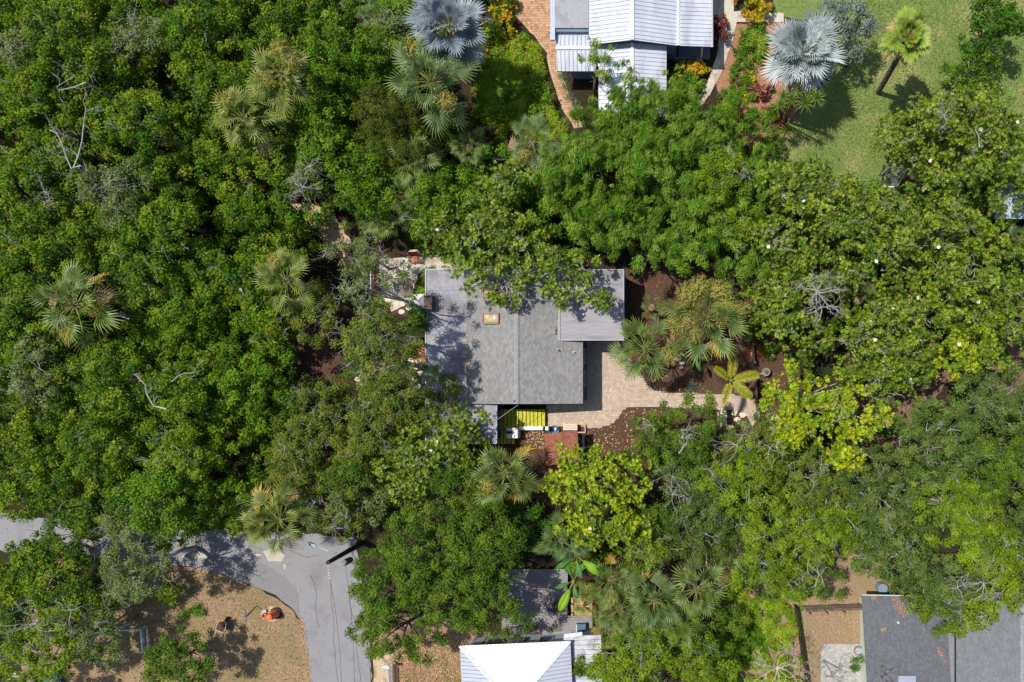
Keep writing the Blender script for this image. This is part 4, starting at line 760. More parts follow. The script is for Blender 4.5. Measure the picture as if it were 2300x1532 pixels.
#            leaf L, W, per m2, tuft r, lobe r, corners, colours, (accent, share), up-bias, limb showing, twig colour
K = {
 'jungle':  dict(L=.16, W=.115, d=172, rt=.40, rl=1.45, k=3, c=cols((84,116,24),(98,130,30),(72,106,26),(112,134,44),(62,98,30)), a=(cols((150,110,70),(140,148,90)), .02), tw=3),
 'lush':    dict(hue=(1.16,1.06,.55), L=.16, W=.11, d=200, rt=.42, rl=1.3, k=3, c=cols((80,120,26),(94,134,34),(68,106,24),(104,140,46)), a=(cols((110,150,60)), .03), tw=1),
 'greyish': dict(hue=(1.08,1.06,.72), L=.12, W=.08, d=230, rt=.36, rl=.9, k=3, c=cols((104,120,74),(118,132,90),(92,112,64),(126,138,104)), a=(cols((160,160,146)), .06), tw=12),
 'oak':     dict(hue=(1.14,1.08,.6), L=.12, W=.07, d=330, rt=.34, rl=.95, k=3, c=cols((96,116,50),(108,126,60),(84,106,44),(120,132,70)), a=(cols((150,140,100)), .03), tw=10),
 'darkoak': dict(hue=(1.3,1.18,.55), L=.13, W=.08, d=300, rt=.38, rl=1.0, k=3, c=cols((72,104,38),(84,116,44),(62,94,34),(96,122,50)), a=(cols((130,120,80)), .02), tw=5),
 'blueoak': dict(hue=(1.26,1.12,.66), L=.12, W=.07, d=310, rt=.36, rl=1.0, k=3, c=cols((78,108,56),(90,118,64),(70,98,50),(100,124,72)), a=(cols((150,140,116)), .04), tw=8),
 'olive':   dict(hue=(1.12,1.1,.55), L=.13, W=.08, d=300, rt=.34, rl=.9, k=3, c=cols((104,130,30),(116,142,38),(92,118,30),(126,146,52)), a=(cols((160,160,120)), .03), tw=10),
 'juniper': dict(hue=(1.16,1.1,.5), L=.14, W=.05, d=300, rt=.30, rl=.85, k=3, c=cols((80,92,30),(92,104,38),(70,82,28)), a=(cols((140,132,110)), .02), tw=5),
 'feather': dict(L=.26, W=.05, d=330, rt=.38, rl=.8, k=3, c=cols((84,122,42),(98,136,52),(72,108,36),(116,146,70)), a=(cols((136,146,84)), .05), tw=1),
 'magnolia':dict(L=.18, W=.075, d=30, rt=.36, rl=.95, k=4, c=cols((98,126,36),(86,114,34),(116,138,48),(76,104,36)), a=(cols((150,120,60),(160,140,80)), .06), tw=6, ros=7),
 'yellowmag':dict(hue=(1.04,1.14,.5), L=.18, W=.075, d=34, rt=.36, rl=.9, k=4, c=cols((150,158,22),(132,146,24),(164,166,36),(116,136,28)), a=(cols((180,160,60),(150,120,40)), .05), tw=7, ros=8),
 'limemag': dict(L=.18, W=.075, d=34, rt=.36, rl=.85, k=4, c=cols((122,146,22),(106,132,24),(138,156,34),(92,120,26)), a=(cols((170,156,60)), .03), tw=3, ros=8),
 'silver':  dict(hue=(1,1,1), L=.13, W=.08, d=210, rt=.36, rl=.8, k=3, c=cols((128,142,132),(112,128,118),(142,152,144)), a=(cols((96,112,90)), .1), tw=1),
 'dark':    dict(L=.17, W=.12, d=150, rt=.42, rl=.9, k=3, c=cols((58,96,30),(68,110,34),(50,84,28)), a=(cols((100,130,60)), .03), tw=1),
 'croton':  dict(hue=(1,1,1), L=.20, W=.08, d=60, rt=.25, rl=.4, k=4, c=cols((180,176,24),(150,160,30),(196,170,40)), a=(cols((190,110,40)), .2), tw=0, ros=7),
 'redleaf': dict(hue=(1,1,1), L=.20, W=.08, d=60, rt=.25, rl=.4, k=4, c=cols((120,62,60),(142,84,68),(94,50,56)), a=(cols((190,120,90)), .2), tw=0, ros=7),
 'yellow':  dict(hue=(1,1,1), L=.14, W=.06, d=200, rt=.22, rl=.35, k=3, c=cols((226,210,20),(208,196,18)), a=(cols((120,140,40)), .1), tw=0),
 'fern':    dict(hue=(.98,1.04,.62), L=.24, W=.05, d=420, rt=.36, rl=.6, k=3, c=cols((136,164,44),(116,150,38),(154,168,62)), a=(cols((180,150,96),(160,120,70)), .1), tw=0),
 'shrub':   dict(L=.14, W=.08, d=210, rt=.28, rl=.45, k=3, c=cols((76,118,32),(90,132,40),(66,104,32)), a=(cols((120,140,70)), .04), tw=0),
}
def unit(a): return a/np.maximum(np.linalg.norm(a, axis=-1, keepdims=True), 1e-6)
def foliage(lobes, kd, hue=None, thin=1.0):
    """lobes (n,4) world x,y,z,r -> leaf corner array and colours. Lobes carry tufts, tufts carry leaves."""
    k = K[kd]; lobes = np.array(lobes); P = []; N = []; Rt = []
    for x, y, z, r in lobes:
        n = max(3, int(1.75*(r/k['rt'])**2*thin))
        u = rng.uniform(0.0, 1, n)*1.12 - .12; ph = rng.uniform(0, 2*np.pi, n); q = np.sqrt(np.clip(1-u*u, 0, 1))
        d = np.c_[q*np.cos(ph), q*np.sin(ph), u]; p = np.array([x, y, z]) + d*np.array([r, r, r*.75])*rng.uniform(.78, 1.12, (n, 1))
        P.append(p); N.append(d); 
    P = np.concatenate(P); N = np.concatenate(N)
    keep = np.ones(len(P), bool)
    for x, y, z, r in lobes:
        dd = (P-np.array([x, y, z]))/np.array([r, r, r*.75]); keep &= ~(((dd**2).sum(1) < .45))
    P, N = P[keep], N[keep]; nt = len(P)
    R_ = k['rt']*rng.uniform(.65, 1.3, nt); cnt = np.maximum(3, (k['d']*np.pi*R_**2)).astype(int)
    tc = k['c'][rng.integers(len(k['c']), size=nt)]*rng.uniform(.88, 1.14, (nt, 1))
    tc = 1.08*tc*np.array(k.get('hue', (1.24, 1.13, .55)))
    if hue is not None: tc = tc*np.array(hue)
    if kd == 'feather':
        ax = unit(np.array([.45, .75, .25]) + rng.normal(size=(nt, 3))*.35); uu = rng.random((nt, 1)); P = P + ax*uu*1.15; R_ = R_*(1.15-.85*uu[:, 0]); cnt = np.maximum(3, (k['d']*np.pi*R_**2)).astype(int)
    idx = np.repeat(np.arange(nt), cnt); n = len(idx)
    g = unit(rng.normal(size=(n, 3)) + N[idx]*.55 + np.array([0, 0, .55]))
    rr = R_[idx, None]*rng.uniform(.3, 1.22, (n, 1))
    C = P[idx] + g*rr*np.array([1, 1, .8])
    nr = unit(g*.75 + np.array([0, 0, .55]) + rng.normal(size=(n, 3))*.58)
    if k.get('ros'):
        m = k['ros']; C = np.repeat(C, m, 0); nr = np.repeat(nr, m, 0); idx = np.repeat(idx, m)
        a = np.tile(np.arange(m)*2*np.pi/m, n) + np.repeat(rng.uniform(0, 6, n), m) + rng.normal(size=n*m)*.25
        t1 = unit(np.cross(nr, np.array([.3, .2, .9]))); t2 = np.cross(nr, t1)
        T = unit(t1*np.cos(a)[:, None] + t2*np.sin(a)[:, None] + nr*.45); n = len(C); nl = unit(nr - T*.35 + rng.normal(size=(n, 3))*.12)
        B = unit(np.cross(nl, T)); L = k['L']*rng.uniform(.7, 1.2, (n, 1)); Wd = k['W']*rng.uniform(.8, 1.15, (n, 1))/2
        V = np.stack([C, C+T*L*.55+B*Wd, C+T*L, C+T*L*.55-B*Wd], 1)
    else:
        if kd in ('feather', 'fern'):
            T = unit(N[idx]*.5 + (ax[idx]*1.3 if kd == 'feather' else 0) + rng.normal(size=(n, 3))*.45)
        else: T = unit(rng.normal(size=(n, 3)))
        T = unit(T - nr*(T*nr).sum(1, keepdims=True)); B = np.cross(nr, T)
        L = k['L']*rng.uniform(.7, 1.3, (n, 1)); Wd = k['W']*rng.uniform(.75, 1.25, (n, 1))/2
        if k['k'] == 3: V = np.stack([C-T*L*.4+B*Wd, C-T*L*.4-B*Wd, C+T*L*.6], 1)
        else: V = np.stack([C-T*L/2, C+B*Wd, C+T*L/2, C-B*Wd], 1)
    dz = 1.0
    col_ = tc[idx]*rng.uniform(.66, 1.34, (n, 1))*(1+rng.normal(size=(n, 3))*.05)
    acc, sh = k['a']; s = rng.random(n) < sh; col_[s] = acc[rng.integers(len(acc), size=s.sum())]*rng.uniform(.8, 1.1, (s.sum(), 1))
    return V, np.clip(col_, .004, .9), P
def lobes_for(px, py, rx, ry, h, kd, depth=None, dens=1.9, pts=None):
    k = K[kd]; c = W(px, py, h*.85); sx = S*(1-h*.85/HC); RX, RY = rx*sx, ry*sx; mr = (RX+RY)/2
    rl = min(k['rl'], mr*.62); dep = depth if depth else min(h*.5, mr*.75)
    n = max(2, int(dens*RX*RY/rl**2)); out = []
    tries = 0
    while len(out) < n and tries < 4000:
        tries += 1; a = rng.uniform(0, 2*np.pi); q = math.sqrt(rng.random())
        ex, ey = max(RX-rl*.5, .1), max(RY-rl*.5, .1)
        x, y = ex*q*math.cos(a), ey*q*math.sin(a)
        if any((x-o[0])**2+(y-o[1])**2 < (rl*.62)**2 for o in out): 
            if tries % 9: continue
        r = rl*rng.uniform(.72, 1.2)
        out.append((x, y, h - dep*q*q - r*.6 + rng.normal()*.28*min(1, mr/2), r))
    return [(c.x+x, c.y+y, max(z, .25*r), r) for x, y, z, r in out], c
def branch(mb, p, d, L, r, lvl, spread=.7, up=.0, cut=.008):
    n = 3; pts = [Vector(p)]; dd = Vector(d).normalized()
    for i in range(n):
        dd = (dd + Vector(rng.normal(size=3))*.28 + Vector((0,0,up))).normalized(); pts.append(pts[-1]+dd*L/n)
    mb.tube(pts, [r, r*.85, r*.72, r*.55], 5 if r > .02 else 3, r > .03)
    if lvl <= 0: return
    for i in range(2 if lvl > 1 or rng.random() < .6 else 3):
        q = pts[int(rng.integers(2, 4))]; ax = (dd + Vector(rng.normal(size=3))*spread).normalized(); branch(mb, q, ax, L*.72, max(r*.6, cut), lvl-1, spread, up)
def limbs(parent, c, lob, P, kd, h, bark, ntw):
    mb = MB(); g = Vector((c.x+float(rng.normal())*.2, c.y+float(rng.normal())*.2, 0)); zb = max(.5, h*.42)
    top = Vector((c.x, c.y, zb)); r0 = min(.15, .04+.013*h+.002*len(lob))
    mb.tube([g, g.lerp(top, .5)+Vector((float(rng.normal())*.1, float(rng.normal())*.1, 0)), top], [r0*1.25, r0, r0*.85], 8)
    tk = mb.build('trunk', bark, parent, smooth=True)
    mb = MB()
    for x, y, z, r in lob[:14]:
        e = Vector((x, y, z)); mid = top.lerp(e, .5)+Vector((float(rng.normal())*.15, float(rng.normal())*.15, .15))
        mb.tube([top, mid, e, e+Vector((float(rng.normal())*.2, float(rng.normal())*.2, r*.4))], [r0*.5, r0*.33, r0*.2, r0*.1], 5)
    zs = P[:, 2]; hi = P[zs > np.quantile(zs, .45)]
    for _ in range(ntw):
        p = hi[rng.integers(len(hi))]; branch(mb, Vector(p)-Vector((0,0,.15)), (float(rng.normal()), float(rng.normal()), .5), rng.uniform(.45, .9), rng.uniform(.014, .03), 2, .6, .08)
    mb.build('limbs', bark, parent)
TOT = [0]
def crown_mesh(name, V, C, kd, parent, origin):
    m = LEAFG if kd in ('magnolia','yellowmag','limemag') else LEAF
    me = poly_mesh(name, V, C, m, origin); TOT[0] += len(V)*(V.shape[1]-2)
    o = link(name, me, parent, (0,0,0) if parent else None); return o
def tree(name, kd, spec, label, cat='tree', group=None, hue=None, thin=1.0, tw=None, bark=None, dens=1.9, extra=()):
    px, py, rx, ry, h = spec; lob, c = lobes_for(px, py, rx, ry, h, kd, dens=dens)
    for e in extra: lob += lobes_for(*e, kd, dens=dens)[0]
    t = empty(name, (c.x, c.y, 0), label, cat, group); V, C, P = foliage(lob, kd, hue, thin)
    crown_mesh('crown', V, C, kd, t, (c.x, c.y, 0))
    k = K[kd]; ntw = int((tw if tw is not None else k['tw'])*max(1, rx*ry/5000))
    limbs(t, c, lob, P, kd, h, bark or (BARKP if kd in ('oak','olive','greyish','magnolia','blueoak','yellowmag','jungle') else BARKB), ntw)
    return t
def shrub(name, kd, px, py, rx, ry, h, label, group=None, cat='shrub', dens=1.4, thin=1.0, hue=None):
    lob, c = lobes_for(px, py, rx, ry, h, kd, dens=dens); t = empty(name, (c.x, c.y, 0), label, cat, group)
    V, C, P = foliage(lob, kd, hue, thin); crown_mesh('foliage', V, C, kd, t, (c.x, c.y, 0))
    mb = MB()
    for _ in range(4): mb.tube([(c.x+float(rng.normal())*.05, c.y+float(rng.normal())*.05, 0), (c.x+float(rng.normal())*.2, c.y+float(rng.normal())*.2, h*.6)], [.02, .01], 4)
    mb.build('stems', BARKB, t); return t
def mass(name, kd, poly, n, h0, h1, holes, label, cat='thicket', rl=None, thin=.8):
    xs = [p[0] for p in poly]; ys = [p[1] for p in poly]; out = []; k = 0
    while len(out) < n and k < 20000:
        k += 1; x, y = rng.uniform(min(xs), max(xs)), rng.uniform(min(ys), max(ys))
        if not inpoly(x, y, poly) or any(((x-a)/rx)**2+((y-b)/ry)**2 < 1 for a, b, rx, ry in holes): continue
        h = rng.uniform(h0, h1); c = W(x, y, h); r = (rl or K[kd]['rl'])*rng.uniform(.8, 1.25)
        if any((c.x-o[0])**2+(c.y-o[1])**2 < (r*.55)**2 for o in out): continue
        out.append((c.x, c.y, h-r*.6, r))
    V, C, P = foliage(out, kd, None, thin); o = crown_mesh(name, V, C, kd, None, (0,0,0)); prop(o, label, cat, None, 'stuff'); return o
# ---- palms
def fan_mesh(c0, c1, nl=15, pet=1.25, Lf=1.08, wd=.046, droop=.5, fold=.25, spread=78, pc=None, ragged=.12, costa=.35):
    mb = MB(); pc = pc if pc is not None else lin(150,150,80)
    mb.cur = tuple(pc); pts = [(0,0,0), (pet*.5,0,.10*pet), (pet,0,.08*pet)]; mb.tube(pts, [.035,.026,.02], 4, False)
    mb.cur = tuple(pc*.9); mb.tube([(pet,0,.08*pet), (pet+costa*.6,0,.05), (pet+costa,0,-.06)], [.018,.012,.004], 3, False)
    for i in range(nl):
        f = i/(nl-1)*2-1; a = R(spread)*f; b0 = Vector((pet + costa*(1-abs(f))*.9, 0, .06-.12*(1-abs(f))))
        d = Vector((math.cos(a), math.sin(a), fold*abs(math.sin(a))*.8)).normalized(); s = Vector((-d.y, d.x, 0)).normalized()
        L = Lf*(1-.18*abs(f))*float(rng.uniform(1-ragged, 1+ragged)); q = wd*float(rng.uniform(.85, 1.1))
        p1 = b0 + d*L*.5 + Vector((0,0,.03)); d2 = (d + Vector((float(rng.normal())*.06, float(rng.normal())*.06, -droop*float(rng.uniform(.6,1.3))))).normalized(); p2 = p1 + d2*L*.5
        cc = c0*float(rng.uniform(.7,1.3)); tz = c1*float(rng.uniform(.7,1.3)); n0 = len(mb.v)
        mb.v += [tuple(b0-s*q*.25), tuple(b0+s*q*.25), tuple(p1+s*q+Vector((0,0,.012))), tuple(p1-s*q-Vector((0,0,.012))), tuple(p2)]
        mb.c += [tuple(cc), tuple(cc), tuple(cc*.6+tz*.4), tuple(cc*.6+tz*.4), tuple(tz)]; mb.f += [(n0,n0+1,n0+2,n0+3), (n0+3,n0+2,n0+4)]
    return mb
def mesh_of(mb, name, m):
    me = bpy.data.meshes.new(name); me.from_pydata(mb.v, [], mb.f)
    a = me.color_attributes.new('tint', 'FLOAT_COLOR', 'POINT'); a.data.foreach_set('color', np.c_[np.array(mb.c), np.ones(len(mb.c))].astype('f').ravel())
    me.materials.append(m); return me
FM = {'sabal': [mesh_of(fan_mesh(lin(66,94,34)*g, lin(136,150,70)*g, pet=q, spread=sp), 'frond', FROND) for g, q, sp in ((.8,1.35,70), (1.0,1.1,85), (1.15,1.5,62), (.95,.85,95))],
      'sabaldead': [mesh_of(fan_mesh(lin(150,136,50), lin(190,140,60), droop=.8), 'frond', FROND), mesh_of(fan_mesh(lin(150,124,90), lin(160,130,96), droop=1.3), 'frond', FROND)],
      'sabalyel': [mesh_of(fan_mesh(lin(82,106,36)*g, lin(156,158,70)*g, pet=q, spread=sp), 'frond', FROND) for g, q, sp in ((.85,1.4,72), (1.05,1.0,90), (.95,1.2,66))],
      'bismarck': [mesh_of(fan_mesh(lin(156,172,178)*g, lin(186,190,184)*g, 28, .85, 1.08, .058, .2, .5, 110, lin(190,196,180), .08, .25), 'frond', FROND) for g in (.85, 1.0, 1.1)],
      'bismarckold': [mesh_of(fan_mesh(lin(176,174,144), lin(196,180,140), 36, .8, 1.0, .06, .25, .4, 130, lin(200,190,120), .1, .25), 'frond', FROND)],
      'bismarckblue': [mesh_of(fan_mesh(lin(112,130,142)*g, lin(150,162,164)*g, 24, .9, 1.05, .06, .25, .5, 95, lin(190,180,110), .08, .25), 'frond', FROND) for g in (.85, 1.0)],
      'washington': [mesh_of(fan_mesh(lin(112,148,34)*g, lin(164,176,74)*g, 28, .85, .8, .07, .3, .3, 110, lin(196,150,90), .08, .12), 'frond', FROND) for g in (.8, 1.0)],
      'washdead': [mesh_of(fan_mesh(lin(176,140,100), lin(190,156,116), 24, .8, .7, .05, .9, .5, 90, lin(190,150,110)), 'frond', FROND)],
      'greypalm': [mesh_of(fan_mesh(lin(68,98,46)*g, lin(132,150,84)*g, pet=q, spread=sp), 'frond', FROND) for g, q, sp in ((.85,1.35,72), (1.05,1.0,88))]}
def clump_mesh(c, n=260, r=.4, L=.12, wd=.035):
    g = unit(rng.normal(size=(n,3))); C = g*rng.uniform(.3,1,(n,1))*np.array([r,r,r*.5]); T = unit(rng.normal(size=(n,3))); B = unit(np.cross(T, g))
    V = np.stack([C-T*L/2-B*wd/2, C-T*L/2+B*wd/2, C+T*L/2], 1); return poly_mesh('flower_cluster', V, np.array(c)*rng.uniform(.75,1.2,(n,1)), LEAF)
FLW = [clump_mesh(lin(176,172,88), 520), clump_mesh(lin(168,160,88), 520)]
PG = 'cabbage fan palms among the trees'
def palm(px, py, rp, h, kind, label, n=24, flowers=0, dead=2, lean=(0,0), group=PG, cat='palm tree', bark=None, name='fan_palm', old=None, R0=2.35):
    sc_ = rp*S*(1-h/HC)/R0*(.94 if R0 > 2.2 else 1); c = W(px, py, h); t = empty(name, (c.x-lean[0], c.y-lean[1], 0), label, cat, group); o = wl(t)
    mb = MB(); top = Vector((c.x, c.y, h-.1)); mid = o.lerp(top, .5)+Vector((lean[0]*.12, -lean[1]*.1, 0))
    k = 12; pts = []
    for i in range(k+1):
        f = i/k; pts.append((o*(1-f)**2 + (mid*2-(o+top)/2)*2*f*(1-f) + top*f*f))
    mb.tube(pts, [.17 + (.012 if i % 2 else 0) + .06*(i > k-2) for i in range(k+1)], 9); mb.build('trunk', bark or BARKD, t, smooth=False)
    loc = top - o; ga = 2.39996; a0 = float(rng.uniform(0, 6.28)); bias = float(rng.uniform(4, 16))
    for i in range(n):
        f = (i+.5)/n; el = R(72 - 100*f**.8 + float(rng.normal())*8 + bias*math.cos(i*ga-a0)); a = i*ga + float(rng.normal())*.26
        fam = kind
        if i >= n-dead: fam = old or 'sabaldead'
        me = FM[fam][rng.integers(len(FM[fam]))]; fo = bpy.data.objects.new('frond', me); col.objects.link(fo); fo.parent = t
        s = sc_*(.5+.52*f**.45)*float(rng.uniform(.82,1.15))*(1.0 if fam.startswith(('bis','wash')) else (1.12 if R0 > 2.2 else 1)); fo.scale = (s, s, s); fo.location = loc + Vector((0,0,.15-.3*f))
        fo.rotation_euler = Euler((float(rng.normal())*.35, -el, a), 'XYZ')
    for i in range(flowers):
        a = float(rng.uniform(0, 6.28)); q = sc_*float(rng.uniform(.9, 2.0)); fo = bpy.data.objects.new('flower_cluster', FLW[i % 2]); col.objects.link(fo); fo.parent = t
        fo.location = loc + Vector((q*math.cos(a), q*math.sin(a), float(rng.uniform(.45,.9)))); fo.scale = (sc_*1.8,)*3; fo.rotation_euler = (0,0,a)
    return t
def spiky(name, px, py, h, rp, n, c0, c1, label, cat, wd=.07, group=None, zt=0, heads=((0,0,1),), part='rosette'):
    c = W(px, py, h); t = empty(name, (c.x, c.y, 0), label, cat, group); o = wl(t)
    for hx, hy, hs in heads:
        mb = MB(); cc = W(px+hx, py+hy, h); Rr = rp*S*hs
        for i in range(n):
            a = i*2.39996; f = (i+.5)/n; el = R(80-85*f); d = Vector((math.cos(a)*math.cos(el), math.sin(a)*math.cos(el), math.sin(el))); s = Vector((-d.y, d.x, 0)).normalized()*wd*hs/2
            L = Rr*(.7+.35*f); p0 = cc; p1 = cc+d*L*.5; p2 = cc+(d+Vector((0,0,-.25*f)))*L; q = float(rng.uniform(.8,1.2)); n0 = len(mb.v)
            mb.v += [tuple(p0-s*.5), tuple(p0+s*.5), tuple(p1+s), tuple(p1-s), tuple(p2)]; mb.c += [tuple(c0*q)]*2+[tuple(c0*q)]*2+[tuple(c1*q)]; mb.f += [(n0,n0+1,n0+2,n0+3),(n0+3,n0+2,n0+4)]
        mb.build(part, LEAF, t, colors=True)
        if h > .5:
            mb = MB(); mb.tube([(o.x+(cc.x-o.x)*.3, o.y+(cc.y-o.y)*.3, 0), (cc.x, cc.y, h)], [.07,.05], 6); mb.build('stem', BARKB, t)
    return t
def snag(px, py, h, L, ang, label, name='bare_snag', r=.07, n=3, bark=None, lvl=3, flat=.25, path=None, cat='dead tree'):
    r *= .62; L *= .8
    c = W(px, py, h); t = empty(name, (c.x, c.y, 0), label, cat); mb = MB()
    if path:
        pts = [W(x, y, h+float(rng.normal())*.05) for x, y in path]; mb.tube([Vector((pts[0].x, pts[0].y, 0))]+pts, [r*1.1]+[r*(1-.55*i/len(path)) for i in range(len(pts))], 7)
        mb.build('trunk', bark or BARKP, t); mb = MB()
        for p in pts[1:]:
            for _ in range(n): a = float(rng.uniform(0,6.28)); branch(mb, p, (math.cos(a), math.sin(a), flat), L, r*.35, lvl-1, .5, .03, .011)
        prop(mb.build('branches', bark or BARKP, t), kind='stuff'); return t
    mb.tube([(c.x, c.y, 0), (c.x+.1, c.y, h*.6), (c.x, c.y, h)], [r*1.4, r*1.1, r], 7); mb.build('trunk', bark or BARKP, t); mb = MB()
    for i in range(n):
        a = ang + 2*math.pi*i/n + float(rng.normal())*.3; branch(mb, c, (math.cos(a), math.sin(a), flat), L, r*.7, lvl, .55, .03, .011)
    mb.build('branches', bark or BARKP, t); return t
# ---- masses nobody could count
HOLES = [(335,205,34,32),(398,295,34,60),(90,25,45,14),(45,300,22,22),(470,430,90,52),(440,500,60,60),(480,560,50,45),(200,560,36,24),(235,720,45,40),(330,690,40,40),(95,965,48,38),(480,1000,60,50),(455,890,34,34),(545,1050,45,60),(690,60,26,60),(430,330,30,60),(20,450,26,30),(690,810,60,100),(690,600,60,40),(700,500,62,52),(640,500,60,40),(540,95,30,26),(310,880,20,16)]
mass('thicket', 'jungle', [(-90,-70),(700,-70),(705,420),(640,640),(610,880),(600,1150),(430,1180),(300,1185),(150,1150),(60,1120),(-90,1120)], 430, 1.3, 4.6, HOLES, 'dense green vine covered thicket filling the left third of the photo')
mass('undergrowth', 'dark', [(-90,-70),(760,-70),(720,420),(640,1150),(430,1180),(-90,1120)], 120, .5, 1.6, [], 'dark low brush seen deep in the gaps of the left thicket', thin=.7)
mass('bamboo_hedge', 'feather', [(1330,250),(1500,215),(1720,260),(1740,400),(1720,560),(1500,590),(1330,560),(1190,420)], 190, 2.2, 4.4, [(1460,480,24,30),(1255,470,25,28)], 'continuous feathery green hedge mass behind the cottage', cat='hedge')
mass('groundcover', 'fern', [(1105,95),(1150,85),(1205,115),(1218,180),(1232,240),(1262,292),(1230,310),(1130,280),(1080,250),(1080,150)], 260, .08, .3, [], 'yellow green ferny ground cover left of the brick path', cat='ground cover', rl=.33)
mass('border_plants', 'shrub', [(1676,65),(1726,58),(1706,110),(1684,180),(1652,260),(1618,260),(1645,170)], 60, .15, .5, [], 'low green border plants right of the garden path', cat='ground cover', rl=.4)
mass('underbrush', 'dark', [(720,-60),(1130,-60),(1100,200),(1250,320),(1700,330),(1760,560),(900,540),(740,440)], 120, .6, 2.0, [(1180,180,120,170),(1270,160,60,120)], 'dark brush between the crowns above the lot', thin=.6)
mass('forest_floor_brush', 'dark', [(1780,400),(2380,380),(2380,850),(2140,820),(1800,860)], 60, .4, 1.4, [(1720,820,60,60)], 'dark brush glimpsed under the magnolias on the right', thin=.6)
mass('oak_understory', 'blueoak', [(1480,1000),(1900,980),(2000,880),(2380,860),(2380,1320),(1980,1350),(1700,1300),(1500,1180)], 160, 2.2, 3.6, [(1950,1290,70,60),(2105,900,40,30)], 'blue green oak understory filling the lower right', cat='thicket')
mass('oak_understory', 'oak', [(600,860),(900,850),(1060,1000),(1150,1080),(1150,1150),(720,1170),(600,1100)], 90, 1.8, 3.2, [(690,850,50,40),(700,1080,30,60)], 'olive understory around the lower left of the lot', cat='thicket')
mass('magnolia_understory', 'magnolia', [(1700,400),(1800,390),(1960,440),(2100,450),(2240,500),(2380,560),(2380,720),(2150,860),(1800,830),(1700,640)], 110, 2.4, 4.4, [(1835,690,60,50),(1940,640,30,40),(2140,820,50,50)], 'glossy green magnolia understory filling the right of the photo', cat='thicket')
mass('lush_understory', 'lush', [(720,-60),(900,-60),(880,120),(980,260),(1000,330),(1180,360),(1300,520),(1180,580),(900,540),(740,440)], 70, 1.6, 3.4, [(1195,315,60,50),(1052,330,40,40),(900,470,60,50)], 'bright green understory between the crowns above the lot', cat='thicket')
mass('glossy_understory', 'magnolia', [(2020,260),(2110,220),(2250,210),(2340,440),(2060,430)], 40, 2.6, 4.6, [], 'glossy green understory filling the crowns right of the lawn', cat='thicket')
mass('weeds', 'fern', [(1590,1320),(1780,1310),(1800,1540),(1560,1560)], 110, .15, .5, [], 'weedy green ground cover around the bare grey tree', cat='ground cover', rl=.5)
